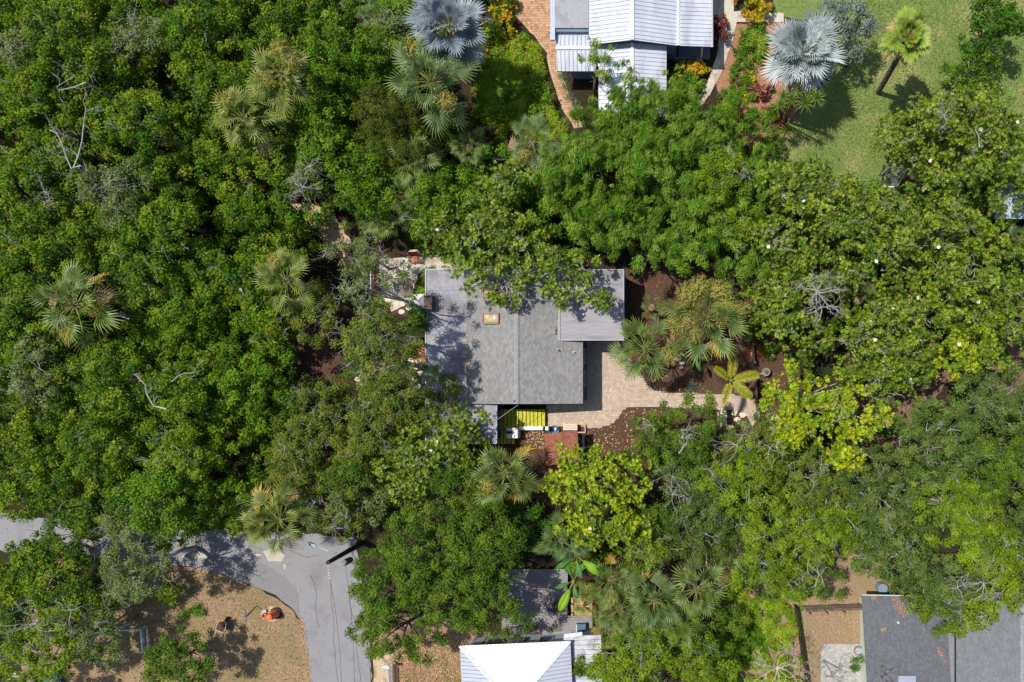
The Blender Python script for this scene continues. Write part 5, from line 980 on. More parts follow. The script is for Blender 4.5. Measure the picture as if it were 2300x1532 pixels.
# ---- trees: kind, (x, y, rx, ry, height), label
JG = 'green trees of the left thicket'
T = [
('jungle',(130,55,110,60,6.2),'broad green crown at the top left corner of the photo'),
('jungle',(470,45,90,65,6.4),'green crown at the top edge between the left corner and the dark gap'),
('jungle',(210,140,85,60,5.6),'green crown below the top left corner crown'),
('greyish',(60,110,65,30,5.0),'greyish vine covered crown at the left edge near the top'),
('jungle',(520,180,70,75,6.0),'green crown just left of the twin fan palms at the upper left'),
('greyish',(300,85,60,40,5.2),'grey green crown above the dark hollow in the thicket'),
('jungle',(300,275,75,60,6.4),'green crown right of the forked grey snag'),
('jungle',(90,205,90,55,5.2),'green crown between the left edge and the forked grey snag'),
('jungle',(80,400,95,80,5.4),'wide green crown at the left edge, below the forked grey snag'),
('greyish',(255,425,60,75,6.2),'grey twiggy crown in the middle of the upper left thicket'),
('jungle',(350,480,75,70,6.6),'tall green crown left of the big dark shadow in the thicket'),
('jungle',(540,480,65,70,5.0),'green crown right of the big dark shadow in the thicket'),
('jungle',(590,330,75,50,5.0),'green crown below the twin fan palms'),
('jungle',(70,540,85,65,5.8),'green crown at the left edge above the yellow tipped fan palm'),
('jungle',(310,610,80,70,6.0),'speckled green crown right of the yellow tipped fan palm'),
('lush',(430,700,80,70,5.2),'bright green crown in the centre of the left thicket'),
('jungle',(520,620,60,60,4.6),'green crown left of the dark stump in the thicket'),
('jungle',(40,700,60,80,4.6),'green crown wedged between left edge and yellow tipped fan palm'),
('jungle',(250,850,100,80,6.6),'large rounded green crown left of the long grey snag'),
('jungle',(400,900,90,70,6.8),'rounded green crown carrying the long grey snag'),
('lush',(555,860,75,90,5.4),'bright leafy crown left of the dark mulch patch'),
('greyish',(60,850,85,70,5.2),'grey green crown on the left edge at cottage height'),
('jungle',(250,1000,110,70,6.4),'broad green crown below the large rounded one on the left'),
('jungle',(60,1060,90,65,5.6),'green crown at the left edge just above the grey road'),
('olive',(405,1030,85,75,6.2),'yellowish green crown left of the deep dark gap above the road'),
('lush',(345,1120,95,90,6.8),'tall green crown overhanging the road at its left bend'),
('greyish',(300,1185,75,60,6.0),'grey green oak crown leaning over the road near the left'),
('olive',(530,1130,60,45,3.8),'small green crown at the road edge left of the spreading fan palm'),
('darkoak',(155,1195,62,58,5.4),'dark green crown between the two visible stretches of road'),
('jungle',(90,1300,110,70,5.6),'large green crown under the road at the left edge'),
('darkoak',(180,1330,80,70,5.0),'dark green crown right of the large crown below the road'),
('greyish',(300,1275,85,75,6.4),'grey green crown at the corner of the dry yard'),
('jungle',(60,1265,80,45,5.0),'green crown hiding the lower side of the road at the left edge'),
('darkoak',(5,1400,70,85,4.8),'dark green crown cut by the left edge beside the twiggy olive crown'),
('olive',(90,1440,110,85,5.4),'twiggy olive crown in the lower left with bare grey branches'),
('greyish',(215,1430,80,70,4.6),'thin grey green crown beside the white corner rail'),
('olive',(60,1520,80,50,4.6),'olive crown beside the blue tarp in the lower left corner'),
('darkoak',(385,1490,78,62,4.3),'dense dark green small tree casting a round shadow on the dry yard'),
# upper middle
('lush',(745,110,75,90,6.4),'bright green tall crown left of the blue grey palm at the top'),
('jungle',(640,60,50,50,4.8),'green crown at the top right of the dark gap'),
('jungle',(850,120,55,60,5.6),'yellowish green crown between bright crown and blue grey palm'),
('greyish',(880,55,50,60,4.4),'grey green crown touching the left side of the blue grey palm'),
('juniper',(865,260,105,90,6.2),'round dark olive fine leaved tree right of the twin fan palms'),
('lush',(715,265,55,65,5.4),'bright green crown left of the round dark olive tree'),
('lush',(720,345,60,60,5.2),'bright green crown above the white dead twigs'),
('lush',(825,385,72,50,5.0),'glossy green crown under the round dark olive tree'),
('greyish',(690,412,52,44,4.4),'grey green crown wrapped around the white dead twigs'),
('lush',(822,455,60,44,5.0),'green crown just above the top left corner of the patio'),
('lush',(640,590,58,48,4.2),'green crown under the sandy patch'),
('lush',(1010,440,80,60,5.4),'bright green crown right of the palm cluster above the lot'),
('magnolia',(1110,420,80,70,5.8),'green magnolia crown above the patio and flat roof'),
('magnolia',(1010,520,90,55,5.6),'magnolia crown directly above the patio slab'),
('magnolia',(1130,540,90,60,6.2),'magnolia crown whose branches hang over the top of the cottage roof'),
('feather',(1240,420,65,70,5.6),'feathery crown in the middle of the hedge left of the notched dark gap'),
('feather',(1330,150,30,45,4.4),'feathery green plume standing up against the left metal roof'),
('feather',(1395,200,28,32,4.2),'smaller feathery plume below the valley of the metal roofs'),
('feather',(1385,255,62,48,4.8),'feathery crown at the lower left corner of the metal roofs'),
('feather',(1450,275,80,55,5.2),'feathery crown directly below the metal hip roof'),
('feather',(1560,300,80,60,5.4),'feathery crown below the end of the garden path'),
('feather',(1330,370,80,60,5.6),'feathery crown in the left of the hedge below the metal roofs'),
('feather',(1460,390,80,60,6.0),'feathery crown in the middle of the hedge'),
('feather',(1340,500,75,60,5.8),'feathery crown in the lower left of the hedge'),
('feather',(1455,560,70,50,5.6),'feathery crown above the upper right flat roof wing'),
('feather',(1560,560,75,55,5.8),'feathery crown above the dark mulch right of the cottage'),
('feather',(1650,610,65,50,5.4),'feathery crown above the big flowering palm'),
('feather',(1550,450,75,60,6.0),'feathery crown in the lower middle of the hedge'),
('olive',(1620,400,85,65,6.2),'yellow green rounded crown on the right part of the hedge'),
('feather',(1650,290,60,60,4.0),'low feathery shrub crown right of the garden path end'),
('feather',(1700,440,50,60,5.6),'feathery crown wedged left of the big magnolias'),
('olive',(1650,520,70,60,5.8),'yellow green crown left of the big magnolias'),
# right side
('magnolia',(1810,440,105,75,6.6),'magnolia crown at the lower edge of the lawn'),
('magnolia',(1910,500,100,70,6.8),'magnolia crown left of the soccer goal'),
('magnolia',(1740,560,75,75,6.0),'magnolia crown above the right end of the lot'),
('magnolia',(1860,620,80,70,5.6),'magnolia crown above the grey tangle of bare branches'),
('magnolia',(2010,560,95,80,6.8),'magnolia crown with white flowers in the middle right'),
('magnolia',(2130,530,90,80,6.4),'magnolia crown with white flowers left of the right edge roof'),
('magnolia',(1740,690,70,80,5.4),'magnolia crown right of the flowering palm'),
('magnolia',(2060,690,90,70,6.4),'magnolia crown right of the small palm hidden in the trees'),
('magnolia',(2190,650,90,80,6.2),'magnolia crown with white flowers near the right edge'),
('magnolia',(1920,760,95,70,6.0),'magnolia crown below the grey tangle of bare branches'),
('magnolia',(2040,800,80,60,5.4),'magnolia crown left of the bare dirt clearing'),
('limemag',(2170,790,75,60,5.6),'brighter magnolia crown above the dark dirt shade near the right edge'),
('magnolia',(2280,700,60,70,5.6),'magnolia crown cut by the right edge of the photo'),
('magnolia',(1990,860,75,60,5.0),'magnolia crown touching the yellow magnolia on its upper right'),
('magnolia',(2090,290,110,75,6.4),'large glossy crown on the right of the lawn'),
('magnolia',(2200,270,90,80,6.6),'large glossy crown with grey forked twigs at the right edge of the lawn'),
('magnolia',(2150,390,100,60,6.0),'large glossy crown between lawn and right edge roof'),
('magnolia',(2270,370,50,60,5.8),'glossy crown hanging over the right edge roof'),
('dark',(2240,52,68,60,4.4),'dense dark green round tree at the top right'),
('shrub',(2195,150,60,50,3.0),'fine leaved green bush below the dark round tree'),
('feather',(2140,470,55,40,4.2),'feathery green tree beside the shaded gap at the right'),
('silver',(1890,45,85,55,4.4),'silver grey leaved tree between the silver palm and the green palm'),
('silver',(1920,100,30,35,3.4),'small silver grey clump at the foot of the silver tree'),
# yellow magnolia and right lower oaks
('blueoak',(2110,1010,115,85,6.4),'broad blue green oak crown right of the yellow magnolia'),
('blueoak',(2240,920,90,80,6.2),'blue green oak crown at the right edge below the dirt track'),
('darkoak',(2260,1060,70,80,6.0),'dark oak crown at the right edge level with the lot bottom'),
('blueoak',(1980,1110,100,80,6.0),'blue green oak crown below the yellow magnolia'),
('olive',(2150,1140,95,80,6.6),'yellow green oak crown in the lower right'),
('olive',(2230,1220,90,80,6.4),'yellow green oak crown near the right edge above the dark roof'),
('blueoak',(2010,1220,105,75,6.0),'wide blue green oak crown above the strip of yard'),
('oak',(1820,1090,95,75,5.6),'olive oak crown below the right corner of the lot'),
('olive',(1740,1180,95,70,6.0),'yellow green oak crown below the lot at its right end'),
('olive',(1860,1200,85,70,6.0),'yellow green oak crown left of the wide blue green oak'),
('olive',(1700,1285,98,68,5.6),'yellow green oak crown right of the fan palm cluster'),
('olive',(1790,1290,70,55,5.0),'yellow green oak crown above the leaning rail fence'),
('blueoak',(2110,1310,95,60,5.4),'blue green oak crown reaching the top of the dark roof'),
('olive',(2150,1370,90,50,5.2),'olive oak crown draped over the dark shingle roof'),
('olive',(2250,1340,80,60,5.4),'olive oak crown over the right half of the dark roof'),
('olive',(1660,1080,95,75,6.0),'yellow green oak crown inside the lower right corner of the lot'),
('oak',(1700,1000,90,60,5.2),'twiggy olive oak crown below the end of the driveway arm'),
('oak',(1740,950,60,60,4.6),'thin olive oak crown between driveway end and yellow magnolia'),
('darkoak',(1470,960,60,55,4.6),'dark green oak crown below the driveway arm, left one'),
('darkoak',(1560,955,60,60,4.8),'dark green oak crown below the driveway arm, right one'),
('darkoak',(1540,1030,75,55,5.2),'dark green crown beneath the forked pale branches'),
('blueoak',(1570,1110,75,70,5.0),'blue green crown right of the grey dead twigs'),
('darkoak',(1450,1030,45,50,4.6),'dark green crown right of the lime green magnolia'),
('blueoak',(1560,1200,80,60,4.6),'blue green crown below the lot, above the palm cluster'),
('olive',(1440,1240,55,35,4.4),'yellow green crown tip above the palm cluster'),
('darkoak',(1470,1190,70,55,4.8),'dark crown below the lime green magnolia'),
('limemag',(1335,1085,138,82,6.4),'lime green magnolia below the red roofed shed'),
('limemag',(1340,1180,120,50,6.0),'lime green magnolia crown just below the bottom side of the lot'),
('magnolia',(990,990,95,80,6.2),'yellow brown flecked magnolia below the left flat roof'),
('magnolia',(935,1060,85,60,5.8),'magnolia crown below left of the flecked one'),
('darkoak',(1030,1090,85,60,5.6),'dark rounded oak at the bottom of the lot left of the fan palm'),
('oak',(820,980,80,75,5.2),'olive oak crown in the lower left of the lot'),
('oak',(880,910,70,55,4.8),'olive oak crown left of the lower flat roof'),
('darkoak',(780,1070,70,70,4.8),'green oak crown in the lower left corner of the lot'),
('greyish',(800,1130,60,40,4.2),'grey green oak crown at the bottom left corner of the lot'),
('oak',(675,960,70,70,4.8),'olive oak crown left of the lot above the fan palm by the road'),
('oak',(660,1060,65,60,4.6),'olive oak crown left of the lot just above the road palm'),
('oak',(700,890,50,45,4.2),'small olive oak crown below the dark mulch patch'),
('oak',(850,745,85,65,9.5),'twiggy grey green oak left of the cottage, upper crown'),
('greyish',(850,655,62,62,9.5),'grey green oak crown at the left of the patio'),
('oak',(870,815,80,52,9.5),'twiggy olive oak left of the cottage, lower crown'),
('dark',(930,718,26,30,3.2),'small bright green bush at the edge of the left flat roof'),
('oak',(690,700,55,70,4.4),'olive oak crown left of the lot above the dark mulch patch'),
('greyish',(820,575,80,25,5.2),'thin olive crown along the top of the patio'),
('oak',(985,885,40,45,4.0),'oak branch crown reaching over the left flat roof'),
('darkoak',(950,1215,130,70,6.8),'upper left crown of the big oak beside the road'),
('darkoak',(1080,1220,100,70,6.8),'upper right crown of the big oak beside the road'),
('darkoak',(888,1318,118,92,6.8),'left crown of the big oak overhanging the road'),
('darkoak',(1040,1330,120,90,7.2),'central crown of the big oak above the white hip roof'),
('darkoak',(885,1425,98,62,5.6),'lower left crown of the big oak above the mailbox'),
('dark',(1195,1185,58,60,3.4),'dark green crown in the shade left of the banana plants'),
('darkoak',(1110,1390,65,45,5.4),'lower right crown of the big oak beside the patio chairs'),
('oak',(765,1178,48,26,4.6),'grey green crown beside the street light'),
('olive',(1480,1440,110,60,4.8),'olive crown below the palm cluster right of the side roof'),
('olive',(1420,1510,110,50,4.6),'olive crown at the bottom edge right of the white hip roof'),
('oak',(962,842,30,26,4.6),'small oak branch tip reaching over the edge of the left flat roof'),
('darkoak',(1590,1420,80,60,3.8),'dark green crown left of the bare grey tree'),
('olive',(1590,1510,80,50,4.0),'olive crown at the bottom edge left of the bare grey tree'),
('olive',(1385,1485,62,40,4.2),'small olive crown touching the corner of the side roof'),
]
NM = {'jungle':'broadleaf_tree','lush':'broadleaf_tree','greyish':'oak_tree','oak':'oak_tree','darkoak':'oak_tree','blueoak':'oak_tree','olive':'oak_tree','juniper':'juniper_tree','feather':'feathery_tree','magnolia':'magnolia_tree','yellowmag':'magnolia_tree','limemag':'magnolia_tree','silver':'silver_tree','dark':'broadleaf_tree','shrub':'bush'}
GR = {'broadleaf_tree':'broadleaf trees','oak_tree':'oak trees','magnolia_tree':'magnolia trees','feathery_tree':'feathery trees of the hedge'}
for kd, spec, lab in T: tree(NM[kd], kd, spec, lab, group=GR.get(NM[kd]), dens=2.8 if spec[:2] in ((385,1490),(2240,52)) else 1.9, thin=.5 if spec[:2] == (850,655) else 1.0)
tree('magnolia_tree', 'yellowmag', (1830,890,110,70,6.2), 'bright yellow green magnolia at the right end of the lot', group='magnolia trees', extra=[(1920,930,75,60,6.0),(1770,930,55,60,5.6),(1890,1010,50,50,5.0),(1760,980,35,35,5.0)])
# branches of magnolia over the cottage roof
tree('magnolia_tree', 'magnolia', (1110,610,55,40,6.2), 'sparse magnolia branches hanging over the skylights', group='magnolia trees', extra=[(1100,650,55,30,5.6),(1075,640,36,28,5.4),(1190,610,55,42,5.9),(1150,655,40,25,5.3),(1040,590,50,30,6.0),(1125,672,16,10,5.0)], dens=1.3, thin=.7)
tree('magnolia_tree', 'magnolia', (1270,600,70,40,6.2), 'sparse magnolia branches hanging over the upper right flat wing', group='magnolia trees', extra=[(1290,645,48,30,5.6),(1345,684,24,20,5.2),(1325,635,30,20,5.6),(1230,600,40,35,6.1),(1262,680,14,12,5.2)], dens=1.3, thin=.7)
# ---- snags and bare branches
snag(150,320,6.9,.8,0,'forked pale snag standing out of the upper left thicket',path=[(180,372),(160,378),(150,355),(138,320),(128,300),(112,292)],r=.07,n=2)
snag(185,300,6.9,.8,0,'pale snag curving up beside the forked one in the upper left',path=[(165,375),(176,350),(184,318),(188,280),(192,250)],r=.07,n=2)
snag(150,190,6.6,.7,0,'pale bare branch at the upper left above the forked snags',path=[(192,185),(165,196),(132,203),(128,195),(168,170)],r=.055,n=1)
snag(340,860,7.3,.6,0,'long pale snag across the green crown in the lower left thicket',path=[(372,918),(345,912),(330,886),(327,865),(303,840)],r=.07,n=1)
snag(410,835,7.0,.5,0,'thin crooked pale branch right of the long snag',path=[(385,857),(400,845),(415,838),(432,838),(441,826)],r=.05,n=1)
snag(100,430,6.0,.7,.5,'pale twiggy dead top at the left, below the forked snag',n=5,r=.045)
snag(245,410,6.8,.7,.2,'greyish dead top in the middle of the thicket',n=5,r=.04)
snag(680,420,5.6,.75,.4,'white dead twigs above the sandy patch, lower bunch',n=7,r=.045,lvl=3)
snag(695,375,5.8,.6,.9,'white dead twigs above the sandy patch, upper bunch',n=6,r=.04)
snag(1835,655,6.2,1.0,.3,'big grey tangle of bare branches between the magnolias',n=9,r=.09,lvl=4,cat='dead tree')
snag(1845,690,5.8,.9,1.1,'lower bare branches below the big grey tangle',n=7,r=.07,lvl=3)
snag(800,745,5.9,1.1,.2,'bare pale twigs spreading over the oak left of the cottage',n=8,r=.06,lvl=3)
snag(870,770,5.6,.9,.8,'bare pale twigs just left of the flat roof edge',n=6,r=.05,lvl=3)
snag(1590,965,5.4,.55,0,'forked pale branches in the oak below the driveway arm',path=[(1525,1018),(1545,990),(1552,975),(1536,985)],r=.06,n=2)
snag(1540,975,5.4,.6,0,'antler shaped pale branches beside the forked ones',path=[(1532,985),(1536,975),(1530,965),(1541,966)],r=.055,n=2)
snag(1460,955,5.0,.6,1.2,'small pale branch fork in the left oak below the driveway arm',n=4,r=.04,lvl=2)
snag(1655,1000,5.2,.9,.3,'spreading grey bare twigs right of the pale antlers',n=7,r=.05,lvl=3)
snag(1730,1005,5.4,.7,.3,'bare grey fork at the lower right corner area of the lot',n=5,r=.045,lvl=3)
snag(1510,1070,5.0,.9,.7,'round bunch of grey dead twigs right of the lime magnolia',n=9,r=.045,lvl=3)
snag(1515,1110,5.0,.7,.1,'lower bunch of grey dead twigs right of the lime magnolia',n=7,r=.04,lvl=3)
snag(1880,905,6.9,.7,.5,'pale bare branch in the middle of the yellow magnolia',path=[(1870,920),(1878,905),(1890,915),(1906,935)],r=.04,n=1)
snag(2120,260,7.2,.7,.4,'grey forked twigs on top of the glossy crown by the lawn',n=6,r=.05,lvl=3)
snag(2200,300,7.0,.6,0,'pale crooked branch inside the glossy crowns at the right',path=[(2200,330),(2198,305),(2190,290)],r=.05,n=1)
snag(80,1400,6.4,1.0,.3,'bare twigs over the twiggy olive crown in the lower left',n=7,r=.05,lvl=3)
snag(160,1370,6.0,.8,1.3,'bare forked twigs above the white corner rail',n=5,r=.05,lvl=3)
snag(1840,1290,6.0,.6,.4,'pale dead twigs at the edge of the yard above the rail fence',n=5,r=.05,lvl=2)
snag(2210,1310,6.4,.9,.9,'pale straight dead twigs above the dark roof at the right',n=6,r=.045,lvl=3)
snag(2150,1320,6.2,.8,.2,'pale dead branch over the middle of the dark roof',n=4,r=.05,lvl=3)
# bare grey tree and its twigs
bt = snag(1745,1500,4.2,1.25,1.0,'leafless pale grey tree at the bottom edge left of the dark fence',n=10,r=.055,lvl=5,flat=.6,bark=mat('tan_bark', lin(186,172,150), lin(214,200,180), .9, 8),cat='bare tree',name='bare_tree')
snag(1870,1520,2.8,.9,.5,'leafless grey bush over the concrete pad',n=9,r=.04,lvl=4,flat=.5,bark=BARK,name='bare_bush',cat='bush')
snag(1990,1520,3.6,.7,.5,'leafless grey twigs crossing the dark shingle roof',n=6,r=.03,lvl=4,flat=.5,bark=BARK,name='bare_bush',cat='bush')
for px, py, rx, ry, z in [(272,709,8,3,3.8)]: snag(272,709,5.2,.2,0,'short pale log lying on the thicket right of the yellow tipped palm',path=[(258,704),(272,711),(290,716)],r=.10,n=0)
snag(140,1130,6.2,.2,0,'broken brown branch end above the left road stretch',path=[(132,1146),(138,1134),(150,1125)],r=.09,n=0,bark=BARKB)
snag(545,660,4.2,.3,0,'dark weathered stump left of the twin palm by the lot',path=[(540,650),(548,662)],r=.16,n=2,bark=BARK)
snag(563,1155,4.0,.2,0,'grey stump at the left of the spreading road palm',path=[(560,1150),(566,1160)],r=.17,n=0,bark=BARK)
# ---- palms
palm(165,685,95,5.6,'sabal','fan palm with yellow tipped fronds in the left thicket',dead=5,flowers=1,n=26)
palm(545,265,88,5.8,'sabalyel','lower left of the twin fan palms in the upper left',flowers=1)
palm(630,165,82,6.2,'sabalyel','upper right of the twin fan palms in the upper left',flowers=3)
palm(968,185,96,6.0,'greypalm','grey green fan palm under the blue grey palm at the top',flowers=2,n=32,dead=3)
palm(930,355,66,4.2,'sabal','fan palm below the round dark olive tree',n=24)
palm(1052,330,46,3.4,'sabal','small fan palm right of the one below the round olive tree',n=18,dead=0)
palm(1195,315,66,4.0,'greypalm','grey fan palm below the fern bed',flowers=1,n=24)
palm(915,435,46,3.2,'sabal','small fan palm left of the bright green crown above the lot',n=18,dead=1)
palm(880,490,52,3.2,'sabal','fan palm above the patio in the dark shade',n=20,dead=1)
palm(840,500,40,2.6,'greypalm','smaller fan palm beside the one above the patio',n=16,dead=0)
palm(640,630,76,5.0,'sabalyel','fan palm left of the upper left corner of the lot',flowers=1)
palm(605,755,44,3.0,'sabal','small dark fan palm beside the brown mulch patch',n=18,dead=1)
palm(625,1170,86,5.4,'sabalyel','spreading yellow green fan palm above the road by the street light',dead=4,n=26)
palm(1135,1065,82,5.0,'sabal','fan palm at the bottom of the lot below the flat roof',flowers=1,n=26,dead=3)
palm(1450,785,84,4.4,'sabal','fan palm leaning over the driveway',n=26,dead=3,flowers=1)
palm(1588,715,96,5.2,'sabal','large fan palm covered in tan flower clusters on the right mulch bed',flowers=12,n=26,dead=4)
palm(1463,690,32,2.6,'sabal','small pale young palm above the driveway palm',n=9,dead=0)
palm(1625,690,50,3.2,'greypalm','small palm tucked behind the flowering palm',n=14,dead=2)
palm(1262,1215,58,4.4,'greypalm','grey green fan palm above the banana plants',n=22,dead=1)
palm(1372,1300,56,4.0,'sabal','fan palm at the left of the palm cluster by the deck',n=22,dead=3)
palm(1392,1370,66,4.4,'sabal','fan palm over the tan platform',n=26,dead=2,flowers=1)
palm(1470,1350,74,4.6,'greypalm','middle fan palm of the cluster by the deck',n=24,dead=2)
palm(1565,1325,78,4.6,'sabal','rightmost fan palm of the cluster by the deck',n=24,dead=3)
palm(1440,1415,66,4.0,'sabal','lowest fan palm of the cluster by the deck',n=26,dead=4)
palm(1370,1420,48,3.2,'sabalyel','yellowish fan palm touching the side roof corner',n=20,dead=4)
palm(1940,640,42,3.8,'sabal','small fan palm hidden between the magnolias',n=16,dead=1)
palm(1525,1405,58,4.0,'sabal','fan palm at the lower right of the palm cluster',n=20,dead=2)
palm(1325,1350,54,3.4,'sabalyel','yellowish fan palm right beside the banana with the bright leaf',n=18,dead=3)
palm(2290,540,44,2.6,'greypalm','fan palm at the right edge under the blue grey roof',n=18,dead=1)
palm(845,45,46,3.4,'greypalm','small grey palm left of the blue grey palm at the top edge',n=16,dead=1)
palm(800,25,40,3.0,'sabal','dark small fan palm at the top edge right of the tall bright crown',n=14,dead=0)
BP = 'silver fan palms'
palm(1003,58,102,6.4,'bismarckblue','blue grey fan palm at the top edge left of the brick path',n=28,dead=3,old='bismarckold',group=BP,name='silver_palm',R0=2.1)
palm(1803,112,106,5.0,'bismarck','silvery white fan palm beside the lawn',n=38,dead=2,old='bismarckold',group=BP,name='silver_palm',R0=2.1)
cw = W(2043,80,6.4); bw = G(1972,208)
palm(2043,80,74,6.4,'washington','tall green fan palm with a long bare leaning trunk on the lawn',n=26,dead=5,lean=(cw.x-bw.x, cw.y-bw.y),old='washdead',group=None,name='tall_palm',R0=1.9,bark=BARKB)
# foxtail palm with five arms
def pinnate(c0, c1, L=1.7, nl=56, ll=.38):
    mb = MB(); mb.cur = tuple(lin(150,150,90)); pt = lambda f: Vector((L*f, 0, .35*L*math.sin(f*2.2)*.9-.35*L*f*f)); mb.tube([pt(i/6) for i in range(7)], [.03-.004*i for i in range(7)], 4, False)
    for i in range(nl*3):
        f = .1+.9*(i/(nl*3)); a = i*2.4; p = pt(f); q = ll*(math.sin(min(1, f*1.15)*math.pi)**.5*.9+.15)
        d = Vector((.55, math.cos(a)*.9, abs(math.sin(a))*.8-.1)).normalized()*q; s = Vector((0,0,1)).cross(d).normalized()*.022; n0 = len(mb.v); k = float(rng.uniform(.75,1.25))
        mb.v += [tuple(p-s), tuple(p+s), tuple(p+d)]; mb.c += [tuple(c0*k)]*2+[tuple(c1*k)]; mb.f += [(n0,n0+1,n0+2)]
    return mesh_of(mb, 'frond', FROND)
FX = [pinnate(lin(130,142,26), lin(196,190,56)), pinnate(lin(150,150,40), lin(206,196,80))]
c = W(1641,854,3.0); t = empty('foxtail_palm', (c.x,c.y,0), 'small palm with five bushy yellow green arms over the end of the driveway', 'palm tree')
mb = MB(); mb.tube([(c.x,c.y,0),(c.x,c.y,3.0)], [.1,.07], 8); mb.build('trunk', BARK, t)
for i, (a, s, m_) in enumerate(((142,.85,0),(84,1.05,1),(12,1.15,0),(-42,1.1,0),(-108,1.0,1))):
    fo = bpy.data.objects.new('frond', FX[m_]); col.objects.link(fo); fo.parent = t; fo.location = (0,0,3.0); fo.rotation_euler = (0,R(-5),R(a)); fo.scale = (s*1.05,s*1.1,s)
# banana plants
def banana_leaf(c0):
    mb = MB(); L, n = 1.5, 9
    for i in range(n):
        f = i/(n-1); x = L*f; z = .35*math.sin(f*2.4)-.35*f*f; wd = .26*math.sin(max(.06, min(.97, f))*math.pi)**.55
        for y, dz, k in ((-1,-.06,.9),(-.5,.0,1.05),(0,-.05,1.5),(.5,.0,1.05),(1,-.06,.9)):
            mb.v.append((x, y*wd, z+dz+.03*abs(y))); mb.c.append(tuple(c0*k))
    for i in range(n-1):
        for j in range(4): a = i*5+j; mb.f.append((a, a+1, a+6, a+5))
    mb.cur = tuple(lin(160,170,80)); mb.tube([(-.6,0,-.3),(0,0,0),(.7,0,.24)], [.04,.03,.015], 5); return mesh_of(mb, 'leaf', FROND)
BN = [banana_leaf(lin(66,112,44)), banana_leaf(lin(120,160,30)), banana_leaf(lin(84,124,70))]
def banana(px, py, h, arms, label):
    c = W(px, py, h); t = empty('banana_plant', (c.x,c.y,0), label, 'banana plant', 'banana plants above the deck'); mb = MB(); mb.tube([(c.x,c.y,0),(c.x,c.y,h)], [.14,.08], 8); mb.build('stem', mat('banana_stem', lin(120,130,70), lin(140,130,80), .7, 4), t)
    for a, s, k, el in arms:
        fo = bpy.data.objects.new('leaf', BN[k]); col.objects.link(fo); fo.parent = t; fo.location = (.55*s*math.cos(R(a)), .55*s*math.sin(R(a)), h+.1); fo.rotation_euler = (0, R(-el), R(a)); fo.scale = (s,s,s)
banana(1293,1250,3.6,[(150,.95,0,10),(-30,1.05,1,5),(95,.7,2,20),(35,.75,0,5),(-75,.7,2,0),(-150,.7,0,10),(60,.8,2,0)],'banana plant right of the grey green fan palm')
banana(1288,1305,3.4,[(-115,1.05,1,-5),(-80,.6,2,-15),(110,.8,0,10),(60,.7,2,15),(-160,.6,0,0)],'banana plant with one bright leaf hanging over the deck')
banana(1560,800,2.0,[(-10,.55,0,10),(60,.5,2,10),(120,.5,0,10),(200,.5,2,5),(-70,.5,0,5)],'dark leaved banana plant under the flowering palm')
banana(1542,804,1.2,[(0,.5,1,-5),(-60,.35,1,-5),(140,.3,1,0)],'tiny bright yellow green banana plant beside the pale rocks')
# agave, yuccas, bromeliads, shrubs
spiky('agave', 1552,867,.15,24,16,lin(88,118,110),lin(140,150,130),'blue green agave on the brown bed above the driveway arm','agave',.06)
spiky('yucca', 1790,217,4.3,26,34,lin(104,132,44),lin(160,170,90),'clump of green yucca heads below the silvery palm','yucca',.05,heads=((-32,0,1),(-12,6,.9),(18,14,1),(45,2,.95),(5,-14,.8),(-38,18,.8),(32,-8,.8)))
spiky('yucca', 1768,292,1.4,26,40,lin(112,138,56),lin(160,168,90),'single round yucca left of the lawn edge','yucca',.045)
for px, py, r, lab in ((1260,172,11,'topmost grey grass tuft right of the brick path'),(1268,195,12,'second grey grass tuft right of the brick path'),(1276,218,12,'third grey grass tuft right of the brick path'),(1290,238,13,'lowest large grey grass tuft right of the brick path')):
    spiky('grass_tuft', px,py,.1,r*1.7,40,lin(140,150,112),lin(176,180,140),lab,'grass tuft',.02,group='grey tufts beside the brick path')
for px, py, r, c_, lab in ((1698,788,16,lin(196,120,50),'orange bromeliad beside the small pots'),(1716,790,15,lin(200,170,30),'yellow bromeliad right of the orange one'),(1708,800,11,lin(176,110,80),'dull orange bromeliad below the yellow one'),(1765,232,10,lin(96,54,50),'dark red bromeliad under the yucca clump')):
    spiky('bromeliad', px,py,.2,r*1.4,26,c_,c_*1.2,lab,'bromeliad',.05)
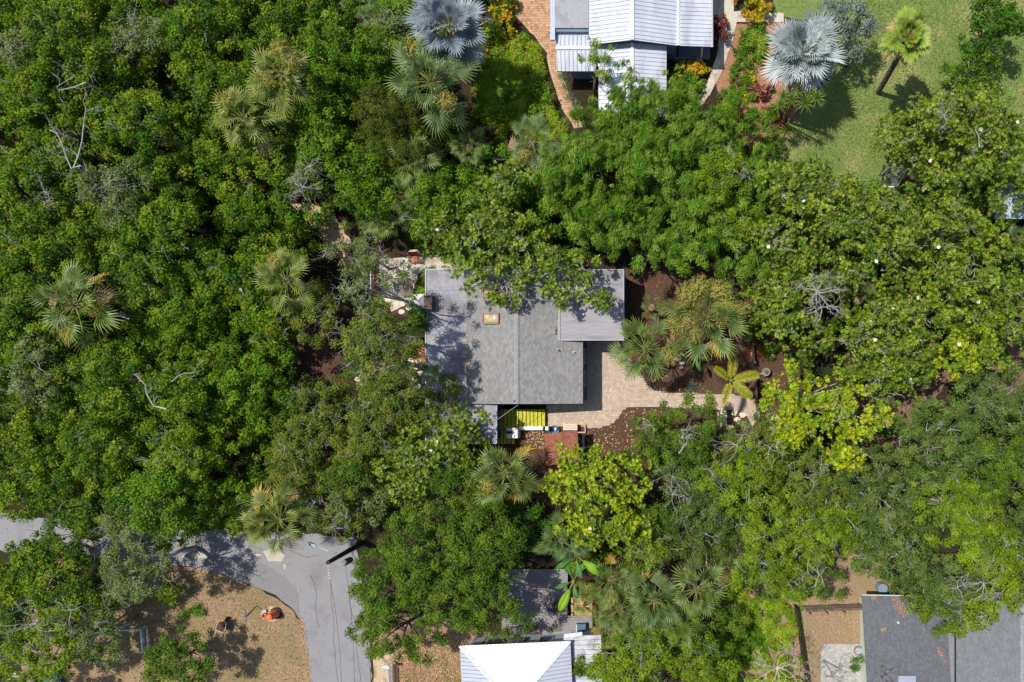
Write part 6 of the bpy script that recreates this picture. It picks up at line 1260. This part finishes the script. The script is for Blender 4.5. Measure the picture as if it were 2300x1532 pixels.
SH = [
('croton','croton',1682,4,36,18,.9,'large yellow croton bed at the top edge right of the path'),
('croton','croton',1712,22,38,20,.9,'yellow and orange croton clump above the silvery palm'),
('croton_bush','croton',1115,45,30,24,1.2,'orange yellow croton right of the blue grey palm'),
('croton_bush','croton',1100,85,28,22,1.0,'lower orange croton right of the blue grey palm'),
('croton_bush','redleaf',1618,58,12,24,1.0,'narrow red croton beside the porch roof'),
('yellow_bush','yellow',1685,174,13,15,.5,'round bright yellow bush, upper one'),
('yellow_bush','yellow',1667,219,14,12,.5,'round bright yellow bush, lower one'),
('red_bush','redleaf',1712,195,24,24,.7,'dark red leaved bush left of the yuccas'),
('red_bush','redleaf',1740,262,24,20,.6,'dark red leaved bush below the yuccas'),
('red_bush','redleaf',1672,248,14,10,.4,'small purple red plant below the lower yellow bush'),
('green_bush','shrub',1660,185,26,24,.8,'round green bush left of the upper yellow bush'),
('green_bush','lush',1535,175,44,34,.9,'bright lime green plants right of the metal hip roof'),
('green_bush','croton',1550,148,36,12,.7,'brown yellow plants at the top of the lime green bed'),
('green_bush','lush',1540,215,40,22,.9,'lower part of the lime green plants right of the hip roof'),
('green_bush','fern',1700,95,18,30,.6,'grassy green border clump left of the silvery palm'),
('green_bush','shrub',1730,255,35,26,1.0,'green bush right of the feathery shrub by the path'),
('green_bush','shrub',1745,325,40,34,1.4,'green bush at the left foot of the lawn'),
('green_bush','fern',948,640,10,34,.9,'narrow bright green strip of fern along the flat roof edge'),
('green_bush','shrub',1715,710,50,36,1.4,'green bush right of the flowering palm above the garden fence'),
('green_bush','shrub',1745,770,36,30,1.2,'green bush right of the orange bromeliads'),
('green_bush','shrub',428,1376,20,10,.4,'small weedy green plant in the middle of the dry yard'),
('green_bush','olive',375,1330,34,32,1.4,'green shrub at the top left of the dry yard'),
('green_bush','lush',1345,1270,45,30,1.4,'green shrubs above the left fan palm by the deck'),
('green_bush','fern',2265,555,50,18,.5,'tan grassy plants under the right edge roof'),
('green_bush','lush',1180,235,60,40,.9,'green leafy plants at the lower part of the fern bed'),
('green_bush','croton',1140,0,40,14,.7,'yellow green plants at the top edge left of the brick path'),
('green_bush','shrub',1930,1490,8,40,1.2,'thin green shrub along the pale wall of the dark roofed house'),
('green_bush','darkoak',1300,1500,18,16,2.6,'dark green twig clump on the shaded side roof'),
('green_bush','shrub',1620,1330,40,40,1.4,'green shrubs right of the palm cluster'),
('green_bush','shrub',1660,1440,60,70,1.0,'weedy shrubs around the foot of the bare grey tree'),
]
for nm, kd, px, py, rx, ry, h, lab in SH: shrub(nm, kd, px, py, rx, ry, h, lab)
# white magnolia blossoms
me = bpy.data.meshes.new('blossom'); bl = MB()
for i in range(7):
    a = i*.9; d = Vector((math.cos(a), math.sin(a), .5)); s = Vector((-d.y, d.x, 0))*.05; bl.add([(0,0,0), tuple(d*.08+s), tuple(d*.15), tuple(d*.08-s)], [(0,1,2,3)])
BW = mat('petal_white', lin(228,222,196), lin(238,234,214), .6, 10); me.from_pydata(bl.v, [], bl.f); me.materials.append(BW)
dg = bpy.context.evaluated_depsgraph_get()
trs = [o for o in bpy.data.objects if o.name.startswith('magnolia_tree') and o.type == 'EMPTY']
for t in trs:
    cr = [c for c in t.children if c.name.startswith('crown')][0]; n = len(cr.data.vertices); co = np.empty(n*3, 'f'); cr.data.vertices.foreach_get('co', co); co = co.reshape(-1, 3)
    hi = co[co[:, 2] > np.quantile(co[:, 2], .8)]
    for _ in range(int(rng.integers(0, 3))):
        p = hi[rng.integers(len(hi))]; fo = bpy.data.objects.new('blossom', me); col.objects.link(fo); fo.parent = t; fo.location = Vector(p.tolist())+Vector((0,0,.03)); fo.scale = (.85,)*3; fo.rotation_euler = (float(rng.normal())*.4, float(rng.normal())*.4, 0)
print('ALL TRIS', sum(sum(len(p.vertices)-2 for p in m.polygons) for m in bpy.data.meshes)); print('LEAF TRIS', TOT[0], 'OBJECTS', len(bpy.data.objects))
